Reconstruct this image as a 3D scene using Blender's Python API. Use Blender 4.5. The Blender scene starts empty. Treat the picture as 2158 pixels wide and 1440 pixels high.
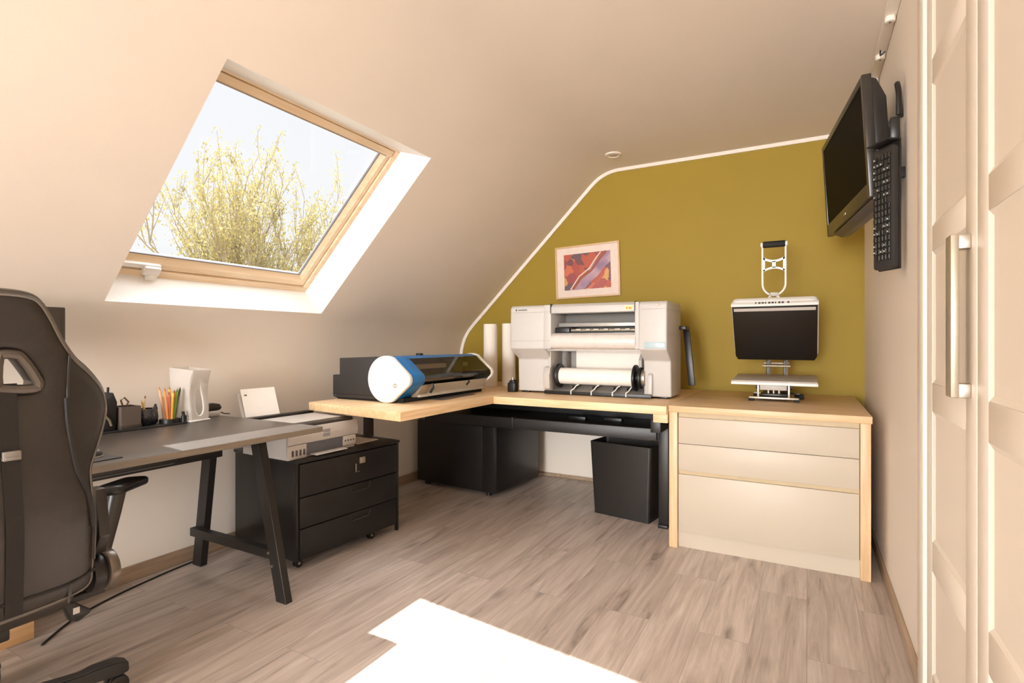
import bpy, bmesh, math, random
from mathutils import Vector, Matrix, Euler
random.seed(7)
PI = math.pi
C = bpy.context.scene.collection

# ------------------------------------------------------------------ materials
def lin(c):
    return tuple(((v/255)/12.92 if v/255 <= .04045 else ((v/255+.055)/1.055)**2.4) for v in c)
MATS = {}
def M(name, rgb, rough=.5, metal=0., spec=.5, scale=30., amt=.04, bump=0., bscale=None, stretch=(1,1,1), coat=0.):
    """principled material with a gentle procedural tone variation and optional bump"""
    if name in MATS: return MATS[name]
    m = bpy.data.materials.new(name); m.use_nodes = True
    nt = m.node_tree; N = nt.nodes; L = nt.links
    p = N['Principled BSDF']
    p.inputs['Roughness'].default_value = rough; p.inputs['Metallic'].default_value = metal
    p.inputs['Specular IOR Level'].default_value = spec
    p.inputs['Coat Weight'].default_value = coat
    tc = N.new('ShaderNodeTexCoord'); mp = N.new('ShaderNodeMapping')
    mp.inputs['Scale'].default_value = stretch
    L.new(tc.outputs['Object'], mp.inputs['Vector'])
    no = N.new('ShaderNodeTexNoise'); no.inputs['Scale'].default_value = scale; no.inputs['Detail'].default_value = 3
    L.new(mp.outputs[0], no.inputs['Vector'])
    r = N.new('ShaderNodeValToRGB')
    c = lin(rgb)
    r.color_ramp.elements[0].position = .3; r.color_ramp.elements[1].position = .7
    r.color_ramp.elements[0].color = (*[max(0, v*(1-amt)) for v in c], 1)
    r.color_ramp.elements[1].color = (*[min(1, v*(1+amt)) for v in c], 1)
    L.new(no.outputs['Fac'], r.inputs[0]); L.new(r.outputs[0], p.inputs['Base Color'])
    if bump:
        n2 = N.new('ShaderNodeTexNoise'); n2.inputs['Scale'].default_value = bscale or scale*4; n2.inputs['Detail'].default_value = 4
        L.new(mp.outputs[0], n2.inputs['Vector'])
        b = N.new('ShaderNodeBump'); b.inputs['Strength'].default_value = bump; b.inputs['Distance'].default_value = .002
        L.new(n2.outputs['Fac'], b.inputs['Height']); L.new(b.outputs[0], p.inputs['Normal'])
    MATS[name] = m; return m

def wood(name, dark, mid, light, axis='y', rough=.45, scale=3.0, knots=0.):
    m = bpy.data.materials.new(name); m.use_nodes = True
    nt = m.node_tree; N = nt.nodes; L = nt.links; p = N['Principled BSDF']
    p.inputs['Roughness'].default_value = rough
    tc = N.new('ShaderNodeTexCoord'); mp = N.new('ShaderNodeMapping')
    s = {'x': (1, 14, 14), 'y': (14, 1, 14), 'z': (14, 14, 1)}[axis]
    mp.inputs['Scale'].default_value = s; L.new(tc.outputs['Object'], mp.inputs['Vector'])
    no = N.new('ShaderNodeTexNoise'); no.inputs['Scale'].default_value = scale; no.inputs['Detail'].default_value = 6
    no.inputs['Distortion'].default_value = .6; L.new(mp.outputs[0], no.inputs['Vector'])
    r = N.new('ShaderNodeValToRGB'); e = r.color_ramp.elements
    e[0].position = .28; e[0].color = (*lin(dark), 1); e[1].position = .72; e[1].color = (*lin(light), 1)
    k = e.new(.5); k.color = (*lin(mid), 1)
    L.new(no.outputs['Fac'], r.inputs[0])
    out = r.outputs[0]
    if knots:
        mk = N.new('ShaderNodeMapping'); ks = {'x': (1, 2.5, 2.5), 'y': (2.5, 1, 2.5), 'z': (2.5, 2.5, 1)}[axis]
        mk.inputs['Scale'].default_value = ks; L.new(tc.outputs['Object'], mk.inputs['Vector'])
        v = N.new('ShaderNodeTexVoronoi'); v.inputs['Scale'].default_value = 2.2; L.new(mk.outputs[0], v.inputs['Vector'])
        kr = N.new('ShaderNodeValToRGB'); kr.color_ramp.elements[0].position = .03; kr.color_ramp.elements[0].color = (knots,)*3+(1,)
        kr.color_ramp.elements[1].position = .1; kr.color_ramp.elements[1].color = (0, 0, 0, 1)
        L.new(v.outputs['Distance'], kr.inputs[0])
        mx = N.new('ShaderNodeMix'); mx.data_type = 'RGBA'
        L.new(kr.outputs[0], mx.inputs['Factor']); L.new(out, mx.inputs['A']); mx.inputs['B'].default_value = (*lin([v*.62 for v in dark]), 1)
        out = mx.outputs['Result']
    L.new(out, p.inputs['Base Color'])
    b = N.new('ShaderNodeBump'); b.inputs['Strength'].default_value = .12; b.inputs['Distance'].default_value = .001
    L.new(no.outputs['Fac'], b.inputs['Height']); L.new(b.outputs[0], p.inputs['Normal'])
    MATS[name] = m; return m

def floor_mat():
    m = bpy.data.materials.new('oak laminate planks'); m.use_nodes = True
    nt = m.node_tree; N = nt.nodes; L = nt.links; p = N['Principled BSDF']
    p.inputs['Roughness'].default_value = .42; p.inputs['Specular IOR Level'].default_value = .4
    tc = N.new('ShaderNodeTexCoord')
    sep = N.new('ShaderNodeSeparateXYZ'); L.new(tc.outputs['Object'], sep.inputs[0])
    cb = N.new('ShaderNodeCombineXYZ'); L.new(sep.outputs['Y'], cb.inputs['X']); L.new(sep.outputs['X'], cb.inputs['Y'])
    def brick(c1, c2, mort):
        b = N.new('ShaderNodeTexBrick'); b.offset = .37; b.offset_frequency = 2; b.squash = 1
        b.inputs['Color1'].default_value = c1; b.inputs['Color2'].default_value = c2; b.inputs['Mortar'].default_value = mort
        b.inputs['Scale'].default_value = 1; b.inputs['Mortar Size'].default_value = .0012; b.inputs['Mortar Smooth'].default_value = .3
        b.inputs['Brick Width'].default_value = 1.38; b.inputs['Row Height'].default_value = .193; b.inputs['Bias'].default_value = 0
        L.new(cb.outputs[0], b.inputs['Vector']); return b
    b = brick((0, 0, 0, 1), (1, 1, 1, 1), (.5, .5, .5, 1))
    # per plank shift of the grain
    sh = N.new('ShaderNodeVectorMath'); sh.operation = 'MULTIPLY_ADD'
    L.new(b.outputs['Color'], sh.inputs[0]); sh.inputs[1].default_value = (7, 13, 5); L.new(tc.outputs['Object'], sh.inputs[2])
    mp = N.new('ShaderNodeMapping'); mp.inputs['Scale'].default_value = (10, .9, 1); L.new(sh.outputs[0], mp.inputs['Vector'])
    n1 = N.new('ShaderNodeTexNoise'); n1.inputs['Scale'].default_value = 1.7; n1.inputs['Detail'].default_value = 7; n1.inputs['Distortion'].default_value = 1.1
    n1.inputs['Roughness'].default_value = .62
    L.new(mp.outputs[0], n1.inputs['Vector'])
    r = N.new('ShaderNodeValToRGB'); e = r.color_ramp.elements
    e[0].position = .24; e[0].color = (*lin((124, 111, 103)), 1); e[1].position = .74; e[1].color = (*lin((214, 203, 194)), 1)
    k = e.new(.40); k.color = (*lin((180, 166, 156)), 1); k = e.new(.56); k.color = (*lin((200, 186, 176)), 1)
    L.new(n1.outputs['Fac'], r.inputs[0])
    # fine grain
    mp2 = N.new('ShaderNodeMapping'); mp2.inputs['Scale'].default_value = (90, 3.5, 1); L.new(sh.outputs[0], mp2.inputs['Vector'])
    n2 = N.new('ShaderNodeTexNoise'); n2.inputs['Scale'].default_value = 1.5; n2.inputs['Detail'].default_value = 3; L.new(mp2.outputs[0], n2.inputs['Vector'])
    g = N.new('ShaderNodeMapRange'); g.inputs['From Min'].default_value = .3; g.inputs['From Max'].default_value = .7
    g.inputs['To Min'].default_value = .91; g.inputs['To Max'].default_value = 1.07; L.new(n2.outputs['Fac'], g.inputs[0])
    t = N.new('ShaderNodeMapRange'); t.inputs['To Min'].default_value = .90; t.inputs['To Max'].default_value = 1.07; L.new(b.outputs['Color'], t.inputs[0])
    # knots, stretched along the plank
    mk = N.new('ShaderNodeMapping'); mk.inputs['Scale'].default_value = (3.6, 1.2, 1); L.new(sh.outputs[0], mk.inputs['Vector'])
    v = N.new('ShaderNodeTexVoronoi'); v.inputs['Scale'].default_value = 1.5; L.new(mk.outputs[0], v.inputs['Vector'])
    kr = N.new('ShaderNodeMapRange'); kr.inputs['From Min'].default_value = .03; kr.inputs['From Max'].default_value = .17
    kr.inputs['To Min'].default_value = .58; kr.inputs['To Max'].default_value = 1; L.new(v.outputs['Distance'], kr.inputs[0])
    mul = N.new('ShaderNodeMath'); mul.operation = 'MULTIPLY'; L.new(g.outputs[0], mul.inputs[0]); L.new(t.outputs[0], mul.inputs[1])
    mu2 = N.new('ShaderNodeMath'); mu2.operation = 'MULTIPLY'; L.new(mul.outputs[0], mu2.inputs[0]); L.new(kr.outputs[0], mu2.inputs[1])
    mo = N.new('ShaderNodeMapRange'); mo.inputs['To Min'].default_value = 1; mo.inputs['To Max'].default_value = .66; L.new(b.outputs['Fac'], mo.inputs[0])
    mu3 = N.new('ShaderNodeMath'); mu3.operation = 'MULTIPLY'; L.new(mu2.outputs[0], mu3.inputs[0]); L.new(mo.outputs[0], mu3.inputs[1])
    sc = N.new('ShaderNodeVectorMath'); sc.operation = 'SCALE'; L.new(r.outputs[0], sc.inputs[0]); L.new(mu3.outputs[0], sc.inputs['Scale'])
    L.new(sc.outputs[0], p.inputs['Base Color'])
    bp = N.new('ShaderNodeBump'); bp.inputs['Strength'].default_value = .15; bp.inputs['Distance'].default_value = .001
    L.new(mu3.outputs[0], bp.inputs['Height']); L.new(bp.outputs[0], p.inputs['Normal'])
    return m

def glass_mat(name, tint=(1, 1, 1), gloss=.06, rough=0.):
    m = bpy.data.materials.new(name); m.use_nodes = True
    nt = m.node_tree; N = nt.nodes; L = nt.links; N.remove(N['Principled BSDF'])
    t = N.new('ShaderNodeBsdfTransparent'); t.inputs['Color'].default_value = (*tint, 1)
    g = N.new('ShaderNodeBsdfGlossy'); g.inputs['Roughness'].default_value = rough
    fr = N.new('ShaderNodeFresnel'); fr.inputs['IOR'].default_value = 1.45
    mu = N.new('ShaderNodeMath'); mu.operation = 'ADD'; L.new(fr.outputs[0], mu.inputs[0]); mu.inputs[1].default_value = gloss-.035; mu.use_clamp = True
    ge = N.new('ShaderNodeNewGeometry'); iv = N.new('ShaderNodeMath'); iv.operation = 'SUBTRACT'; iv.inputs[0].default_value = 1; L.new(ge.outputs['Backfacing'], iv.inputs[1])
    m2 = N.new('ShaderNodeMath'); m2.operation = 'MULTIPLY'; L.new(mu.outputs[0], m2.inputs[0]); L.new(iv.outputs[0], m2.inputs[1])
    mx = N.new('ShaderNodeMixShader'); L.new(m2.outputs[0], mx.inputs[0]); L.new(t.outputs[0], mx.inputs[1]); L.new(g.outputs[0], mx.inputs[2])
    L.new(mx.outputs[0], N['Material Output'].inputs[0]); return m

def frosted_mat():
    m = bpy.data.materials.new('frosted plastic'); m.use_nodes = True
    nt = m.node_tree; N = nt.nodes; L = nt.links; p = N['Principled BSDF']
    p.inputs['Base Color'].default_value = (*lin((232, 226, 220)), 1); p.inputs['Roughness'].default_value = .35
    t = N.new('ShaderNodeBsdfTranslucent'); t.inputs['Color'].default_value = (.8, .78, .75, 1)
    tr = N.new('ShaderNodeBsdfTransparent'); tr.inputs['Color'].default_value = (.95, .94, .92, 1)
    no = N.new('ShaderNodeTexNoise'); no.inputs['Scale'].default_value = 20
    mr = N.new('ShaderNodeMapRange'); mr.inputs['To Min'].default_value = .27; mr.inputs['To Max'].default_value = .36; L.new(no.outputs['Fac'], mr.inputs[0])
    a = N.new('ShaderNodeMixShader'); L.new(mr.outputs[0], a.inputs[0]); L.new(p.outputs[0], a.inputs[1]); L.new(t.outputs[0], a.inputs[2])
    b = N.new('ShaderNodeMixShader'); b.inputs[0].default_value = .42; L.new(a.outputs[0], b.inputs[1]); L.new(tr.outputs[0], b.inputs[2])
    L.new(b.outputs[0], N['Material Output'].inputs[0]); return m

def leaf_mat(name, c1, c2):
    m = bpy.data.materials.new(name); m.use_nodes = True
    nt = m.node_tree; N = nt.nodes; L = nt.links; N.remove(N['Principled BSDF'])
    tc = N.new('ShaderNodeTexCoord'); no = N.new('ShaderNodeTexNoise'); no.inputs['Scale'].default_value = 3
    L.new(tc.outputs['Object'], no.inputs['Vector'])
    r = N.new('ShaderNodeValToRGB'); r.color_ramp.elements[0].color = (*lin(c1), 1); r.color_ramp.elements[1].color = (*lin(c2), 1)
    r.color_ramp.elements[0].position = .35; r.color_ramp.elements[1].position = .65
    L.new(no.outputs['Fac'], r.inputs[0])
    d = N.new('ShaderNodeBsdfDiffuse'); t = N.new('ShaderNodeBsdfTranslucent')
    L.new(r.outputs[0], d.inputs[0]); L.new(r.outputs[0], t.inputs[0])
    mx = N.new('ShaderNodeMixShader'); mx.inputs[0].default_value = .45
    L.new(d.outputs[0], mx.inputs[1]); L.new(t.outputs[0], mx.inputs[2]); L.new(mx.outputs[0], N['Material Output'].inputs[0])
    return m

def art_mat():
    """abstract print: warm blotches above, lilac below a diagonal"""
    m = bpy.data.materials.new('abstract print'); m.use_nodes = True
    nt = m.node_tree; N = nt.nodes; L = nt.links; p = N['Principled BSDF']; p.inputs['Roughness'].default_value = .35
    tc = N.new('ShaderNodeTexCoord')
    mp = N.new('ShaderNodeMapping'); mp.inputs['Scale'].default_value = (1, 1, 1); mp.inputs['Location'].default_value = (1.3, .2, .7)
    L.new(tc.outputs['Object'], mp.inputs['Vector'])
    no = N.new('ShaderNodeTexNoise'); no.inputs['Scale'].default_value = 9; no.inputs['Detail'].default_value = 3
    L.new(mp.outputs[0], no.inputs['Vector'])
    ad = N.new('ShaderNodeVectorMath'); ad.operation = 'MULTIPLY_ADD'; L.new(no.outputs['Color'], ad.inputs[0]); ad.inputs[1].default_value = (.12, .12, .12); L.new(mp.outputs[0], ad.inputs[2])
    v = N.new('ShaderNodeTexVoronoi'); v.inputs['Scale'].default_value = 13; L.new(ad.outputs[0], v.inputs['Vector'])
    r = N.new('ShaderNodeValToRGB'); r.color_ramp.interpolation = 'CONSTANT'; e = r.color_ramp.elements
    e[0].position = 0; e[0].color = (*lin((190, 92, 72)), 1); e[1].position = .86; e[1].color = (*lin((126, 76, 86)), 1)
    for q, c in ((.22, (206, 112, 82)), (.42, (112, 88, 98)), (.55, (176, 84, 74)), (.66, (216, 160, 92)), (.76, (160, 78, 82))):
        k = e.new(q); k.color = (*lin(c), 1)
    sp = N.new('ShaderNodeSeparateColor'); L.new(v.outputs['Color'], sp.inputs[0]); L.new(sp.outputs[0], r.inputs[0])
    r2 = N.new('ShaderNodeValToRGB'); e = r2.color_ramp.elements
    e[0].position = .3; e[0].color = (*lin((150, 118, 150)), 1); e[1].position = .7; e[1].color = (*lin((206, 172, 180)), 1)
    L.new(no.outputs['Fac'], r2.inputs[0])
    s = N.new('ShaderNodeSeparateXYZ'); L.new(tc.outputs['Object'], s.inputs[0])
    # band below the diagonal is lilac
    d = N.new('ShaderNodeMath'); d.operation = 'MULTIPLY_ADD'; L.new(s.outputs['X'], d.inputs[0]); d.inputs[1].default_value = -.95; L.new(s.outputs['Z'], d.inputs[2])
    w = N.new('ShaderNodeMath'); w.operation = 'MULTIPLY_ADD'; L.new(no.outputs['Fac'], w.inputs[0]); w.inputs[1].default_value = .06; L.new(d.outputs[0], w.inputs[2])
    band = N.new('ShaderNodeValToRGB'); band.color_ramp.interpolation = 'CONSTANT'; e = band.color_ramp.elements
    e[0].position = 0; e[0].color = (0, 0, 0, 1); e[1].position = .71; e[1].color = (0, 0, 0, 1); k = e.new(.50); k.color = (1, 1, 1, 1)
    mr = N.new('ShaderNodeMapRange'); mr.inputs['From Min'].default_value = -.4; mr.inputs['From Max'].default_value = .2; L.new(w.outputs[0], mr.inputs[0]); L.new(mr.outputs[0], band.inputs[0])
    mx = N.new('ShaderNodeMix'); mx.data_type = 'RGBA'; L.new(band.outputs[0], mx.inputs['Factor']); L.new(r.outputs[0], mx.inputs['A']); L.new(r2.outputs[0], mx.inputs['B'])
    L.new(mx.outputs['Result'], p.inputs['Base Color']); return m

def green_wall_mat():
    return M('olive wall paint', (158, 133, 47), .62, bump=.12, bscale=260, amt=.02, scale=3, spec=.3)

# ------------------------------------------------------------------ mesh builder
class MB:
    def __init__(s): s.bm = bmesh.new()
    def _merge(s, b, mat=None):
        if mat is not None: bmesh.ops.transform(b, matrix=mat, verts=b.verts)
        me = bpy.data.meshes.new('tmp'); b.to_mesh(me); b.free(); s.bm.from_mesh(me); bpy.data.meshes.remove(me); return s
    def box(s, x0, x1, y0, y1, z0, z1, bev=0., seg=2, mat=None):
        b = bmesh.new(); bmesh.ops.create_cube(b, size=1)
        bmesh.ops.scale(b, vec=(x1-x0, y1-y0, z1-z0), verts=b.verts)
        bmesh.ops.translate(b, vec=((x0+x1)/2, (y0+y1)/2, (z0+z1)/2), verts=b.verts)
        if bev: bmesh.ops.bevel(b, geom=list(b.edges), offset=bev, segments=seg, affect='EDGES', profile=.5)
        return s._merge(b, mat)
    def cyl(s, p0, p1, r0, r1=None, n=24, bev=0.):
        r1 = r0 if r1 is None else r1
        p0 = Vector(p0); p1 = Vector(p1); d = p1-p0; b = bmesh.new()
        bmesh.ops.create_cone(b, cap_ends=True, segments=n, radius1=r0, radius2=r1, depth=d.length)
        if bev:
            es = [e for e in b.edges if abs(e.verts[0].co.z-e.verts[1].co.z) < 1e-6]
            bmesh.ops.bevel(b, geom=es, offset=bev, segments=2, affect='EDGES', profile=.5)
        m = Matrix.Translation((p0+p1)/2) @ d.to_track_quat('Z', 'Y').to_matrix().to_4x4()
        return s._merge(b, m)
    def tube(s, pts, r, n=8, closed=False, flat=None):
        """swept round (or flat=(w,h) rectangular-ellipse) tube through points; r may be a list"""
        P = [Vector(p) for p in pts]; k = len(P); b = bmesh.new(); rings = []
        prev = None
        for i in range(k):
            if closed: t = (P[(i+1) % k]-P[i-1])
            else: t = P[min(i+1, k-1)]-P[max(i-1, 0)]
            t.normalize()
            if prev is None:
                a = Vector((0, 0, 1)) if abs(t.z) < .9 else Vector((1, 0, 0))
                u = t.cross(a).normalized()
            else:
                u = (prev - t*prev.dot(t)).normalized()
            prev = u; w = t.cross(u)
            rr = r[i] if isinstance(r, (list, tuple)) else r
            ring = []
            for j in range(n):
                a = 2*PI*j/n
                ring.append(b.verts.new(P[i] + u*math.cos(a)*rr + w*math.sin(a)*rr))
            rings.append(ring)
        m = k if closed else k-1
        for i in range(m):
            A, B = rings[i], rings[(i+1) % k]
            for j in range(n): b.faces.new((A[j], A[(j+1) % n], B[(j+1) % n], B[j]))
        if not closed:
            b.faces.new(rings[0][::-1]); b.faces.new(rings[-1])
        return s._merge(b)
    def prism(s, prof, axis, a0, a1, bev=0., seg=2, mat=None):
        """closed 2D profile extruded along axis: 'x' prof=(y,z), 'y' prof=(x,z), 'z' prof=(x,y)"""
        def v(p, a): return {'x': (a, p[0], p[1]), 'y': (p[0], a, p[1]), 'z': (p[0], p[1], a)}[axis]
        b = bmesh.new()
        A = [b.verts.new(v(p, a0)) for p in prof]; B = [b.verts.new(v(p, a1)) for p in prof]; n = len(prof)
        b.faces.new(A); b.faces.new(B[::-1])
        for i in range(n): b.faces.new((A[i], B[i], B[(i+1) % n], A[(i+1) % n]))
        bmesh.ops.recalc_face_normals(b, faces=b.faces)
        if bev: bmesh.ops.bevel(b, geom=list(b.edges), offset=bev, segments=seg, affect='EDGES', profile=.5)
        return s._merge(b, mat)
    def lathe(s, prof, c=(0, 0, 0), n=32, mat=None, sx=1, sy=1):
        b = bmesh.new(); rings = []
        for r, z in prof:
            rings.append([b.verts.new((r*math.cos(2*PI*j/n)*sx, r*math.sin(2*PI*j/n)*sy, z)) for j in range(n)] if r > 1e-6 else [b.verts.new((0, 0, z))])
        for A, B in zip(rings, rings[1:]):
            for j in range(n):
                q = (j+1) % n
                if len(A) == 1 and len(B) == 1: continue
                if len(A) == 1: b.faces.new((A[0], B[q], B[j]))
                elif len(B) == 1: b.faces.new((A[j], A[q], B[0]))
                else: b.faces.new((A[j], A[q], B[q], B[j]))
        bmesh.ops.recalc_face_normals(b, faces=b.faces)
        bmesh.ops.translate(b, vec=c, verts=b.verts)
        return s._merge(b, mat)
    def plate(s, outer, holes, t, r, seg=4, mat=None, slices=(), bend=None):
        """padded 2D outline (x,z) with holes, thickness t along y, rounded edges of radius r"""
        b = bmesh.new(); n1, n2 = [], []
        def off(loop, d, inward):
            k = len(loop); out = []
            area = sum(loop[i][0]*loop[(i+1) % k][1]-loop[(i+1) % k][0]*loop[i][1] for i in range(k))
            sg = 1 if area > 0 else -1
            if not inward: sg = -sg
            for i in range(k):
                a = Vector(loop[i-1]); c = Vector(loop[i]); e = Vector(loop[(i+1) % k])
                d1 = (c-a).normalized(); d2 = (e-c).normalized()
                nn = Vector((-d1.y-d2.y, d1.x+d2.x))
                nn = nn.normalized() if nn.length > 1e-6 else Vector((-d1.y, d1.x))
                f = max(.5, nn.dot(Vector((-d1.y, d1.x))))
                out.append(c + nn*sg*d/f)
            return out
        caps = {0: [], 1: []}
        for li, loop in enumerate([outer]+list(holes)):
            k = len(loop); rings = []
            steps = [(r*(1-math.sin(a)), r*(1-math.cos(a))) for a in [PI/2*i/seg for i in range(seg+1)]]
            prof = [(r*(1-math.sin(PI/2*i/seg)), r*(1-math.cos(PI/2*i/seg))) for i in range(seg+1)]   # (inset, height) from cap to side
            full = [(ins, -t/2+h) for ins, h in prof] + [(ins, t/2-h) for ins, h in prof[::-1]]
            for ins, y in full:
                L = off(loop, ins, li == 0)
                rings.append([b.verts.new((p[0], y, p[1])) for p in L])
            for A, B in zip(rings, rings[1:]):
                for j in range(k): b.faces.new((A[j], A[(j+1) % k], B[(j+1) % k], B[j]))
            for side, ring in ((0, rings[0]), (1, rings[-1])):
                for j in range(k): caps[side].append(b.edges.get((ring[j], ring[(j+1) % k])))
        for side in (0, 1):
            bmesh.ops.triangle_fill(b, use_beauty=True, use_dissolve=False, edges=caps[side])
        bmesh.ops.recalc_face_normals(b, faces=b.faces)
        for co, no in slices:
            bmesh.ops.bisect_plane(b, geom=list(b.verts)+list(b.edges)+list(b.faces), plane_co=co, plane_no=no)
        if bend:
            for v in b.verts: v.co = bend(v.co)
        return s._merge(b, mat)
    def quad(s, *pts):
        s.bm.faces.new([s.bm.verts.new(p) for p in pts]); return s
    def xf(s, m): bmesh.ops.transform(s.bm, matrix=m, verts=s.bm.verts); return s

OFF = {}
def build(name, mb, mat, parent=None, smooth=35, world=False):
    """link a mesh builder as ONE object; world=True: geometry was written in world coordinates"""
    if world and parent is not None:
        root = parent
        while root.parent: root = root.parent
        bmesh.ops.translate(mb.bm, vec=-Vector(OFF[root.name]), verts=mb.bm.verts)
    me = bpy.data.meshes.new(name); mb.bm.to_mesh(me); mb.bm.free()
    for m in (mat if isinstance(mat, (list, tuple)) else [mat]): me.materials.append(m)
    if smooth:
        me.polygons.foreach_set('use_smooth', [True]*len(me.polygons)); me.set_sharp_from_angle(angle=math.radians(smooth))
    o = bpy.data.objects.new(name, me); C.objects.link(o)
    if parent is not None: o.parent = parent
    return o
def thing(name, label, cat, loc=(0, 0, 0), rot=(0, 0, 0), group=None):
    o = bpy.data.objects.new(name, None); C.objects.link(o); o.empty_display_size = .05
    o.location = loc; o.rotation_euler = rot; o['label'] = label; o['category'] = cat
    if group: o['group'] = group
    OFF[o.name] = loc; return o
def tag(o, label, cat, group=None):
    o['label'] = label; o['category'] = cat
    if group: o['group'] = group
    return o
def recenter(o):
    """put the origin of a single-mesh thing at its base"""
    vs = [v.co for v in o.data.vertices]
    c = Vector((sum(v.x for v in vs)/len(vs), sum(v.y for v in vs)/len(vs), min(v.z for v in vs)))
    o.data.transform(Matrix.Translation(-c)); o.location = c; return o
def struct(o, label=None):
    o['kind'] = 'structure'
    if label: o['label'] = label
    return o
def bez(p0, p1, p2, n=8):
    return [tuple((1-t)**2*a+2*t*(1-t)*b+t*t*c for a, b, c in zip(p0, p1, p2)) for t in [i/n for i in range(n+1)]]
def rrect(x0, x1, z0, z1, r, n=5):
    out = []
    for cx, cz, a0 in ((x1-r, z0+r, -PI/2), (x1-r, z1-r, 0), (x0+r, z1-r, PI/2), (x0+r, z0+r, PI)):
        for i in range(n+1):
            a = a0+PI/2*i/n; out.append((cx+r*math.cos(a), cz+r*math.sin(a)))
    return out

# shared materials
paint = M('warm white wall paint', (236, 226, 214), .75, bump=.10, bscale=220, amt=.012, scale=2, spec=.25)
white = M('white lacquer', (240, 237, 233), .4, amt=.01, spec=.4)
cream = M('cream lacquer', (190, 179, 162), .42, amt=.012, scale=4, spec=.4)
trimw = M('white trim paint', (240, 230, 218), .45, amt=.01)
pine = wood('pine frame', (232, 204, 166), (240, 216, 182), (247, 229, 202), 'y', .4)
pinex = wood('pine sash end grain', (232, 204, 166), (240, 216, 182), (247, 229, 202), 'x', .4)
oak = wood('light oak worktop', (198, 164, 124), (212, 180, 140), (224, 196, 158), 'x', .42)
oakz = wood('light oak panel', (196, 162, 122), (212, 180, 140), (224, 196, 158), 'z', .42)
beam = wood('solid pine worktop', (212, 174, 128), (226, 192, 148), (238, 208, 168), 'y', .42, knots=.8)
beamx = wood('solid pine worktop across', (212, 174, 128), (226, 192, 148), (238, 208, 168), 'x', .42, knots=.8)
skirt = wood('brown laminate skirting', (150, 126, 104), (166, 142, 118), (178, 156, 132), 'y', .45)
blackm = M('black powder coat', (30, 27, 25), .42, spec=.5, amt=.08)
blackp = M('black plastic', (26, 24, 23), .38, amt=.08)
blackc = M('black satin board', (24, 22, 21), .36, amt=.08, scale=6)
darkg = M('dark grey plastic', (66, 60, 55), .45, amt=.05)
leather = M('black leather', (44, 39, 35), .36, amt=.10, scale=9, bump=.22, bscale=420, spec=.55)
fabric = M('black webbing', (28, 24, 21), .8, amt=.15, scale=200)
chrome = M('brushed steel', (170, 158, 140), .45, metal=.6, amt=.04)
steel = M('satin silver', (178, 168, 156), .35, metal=.85, amt=.04)
greyd = M('grey plastic', (132, 126, 120), .45, amt=.04)
lgrey = M('light grey plastic', (190, 183, 176), .45, amt=.03)
pwhite = M('printer white plastic', (198, 194, 190), .42, amt=.01, spec=.4)
paperm = M('white paper', (244, 238, 230), .7, amt=.01, spec=.2)
rubber = M('black rubber', (20, 19, 18), .7, amt=.1)
blue = M('blue plastic', (26, 118, 190), .35, amt=.05)
screen = M('black glass screen', (8, 8, 8), .55, amt=.05, spec=.05)
marks = M('dark grey print', (88, 82, 80), .6, amt=.1)
dgrain = M('dark grey desk laminate', (74, 67, 61), .34, amt=.14, scale=7, stretch=(10, 1, 10), spec=.5, bump=.1, bscale=60)
dedge = M('desk edge band', (128, 116, 102), .45, amt=.12, scale=7, stretch=(10, 1, 10))
gap = M('shadow gap rubber', (60, 44, 30), .8)

# ------------------------------------------------------------------ the room
XW, XR, YG, YF, ZC = -2.88, .335, 4.25, -6.0, 2.565
TH = math.atan(.977); U = Vector((math.cos(TH), 0, math.sin(TH))); NO = Vector((-math.sin(TH), 0, math.cos(TH)))
O = Vector((XW, 0, 1.189)); STOP = (ZC-1.189)/math.sin(TH)
def SL(s, y, d=0.): return O + U*s + NO*d + Vector((0, y, 0))
S0, S1, Y0, Y1, DEP = .218, 1.437, 1.223, 2.435, .15
FS0, FS1, FY0, FY1 = .2585, 1.348, 1.222, 2.375

floor = MB().box(XW-.05, XR+.05, YF-.05, YG+.05, -.06, 0)
struct(build('floor', floor, floor_mat(), smooth=0))

lo = bez((XW, 1.189-.19), (XW, 1.189), tuple(SL(.19, 0))[::2], 28)
hi = bez(tuple(SL(STOP-.15, 0))[::2], (SL(STOP, 0).x, ZC), (SL(STOP, 0).x+.15, ZC), 24)
w = MB()
struct(build('wall_left', MB().box(XW-.16, XW, YF-.05, YG+.05, 0, lo[0][1]), paint, smooth=0))
for a, b in zip(lo, lo[1:]): w.quad((a[0], YF, a[1]), (a[0], YG, a[1]), (b[0], YG, b[1]), (b[0], YF, b[1]))
def slq(s0, s1, y0, y1): w.quad(SL(s0, y0), SL(s0, y1), SL(s1, y1), SL(s1, y0))
g = 0.
slq(.19, S0-g, YF, YG); slq(S1+g, STOP-.15, YF, YG); slq(S0-g, S1+g, YF, Y0-g); slq(S0-g, S1+g, Y1+g, YG)
for a, b in zip(hi, hi[1:]): w.quad((a[0], YF, a[1]), (a[0], YG, a[1]), (b[0], YG, b[1]), (b[0], YF, b[1]))
bmesh.ops.remove_doubles(w.bm, verts=w.bm.verts, dist=1e-4)
wl = struct(build('ceiling_slope', w, paint, smooth=0))
so = wl.modifiers.new('thick', 'SOLIDIFY'); so.thickness = .16; so.offset = -1
cx0 = SL(STOP, 0).x+.15
struct(build('ceiling', MB().box(cx0, XR+.05, YF-.05, YG+.05, ZC, ZC+.1), paint, smooth=0))

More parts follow.
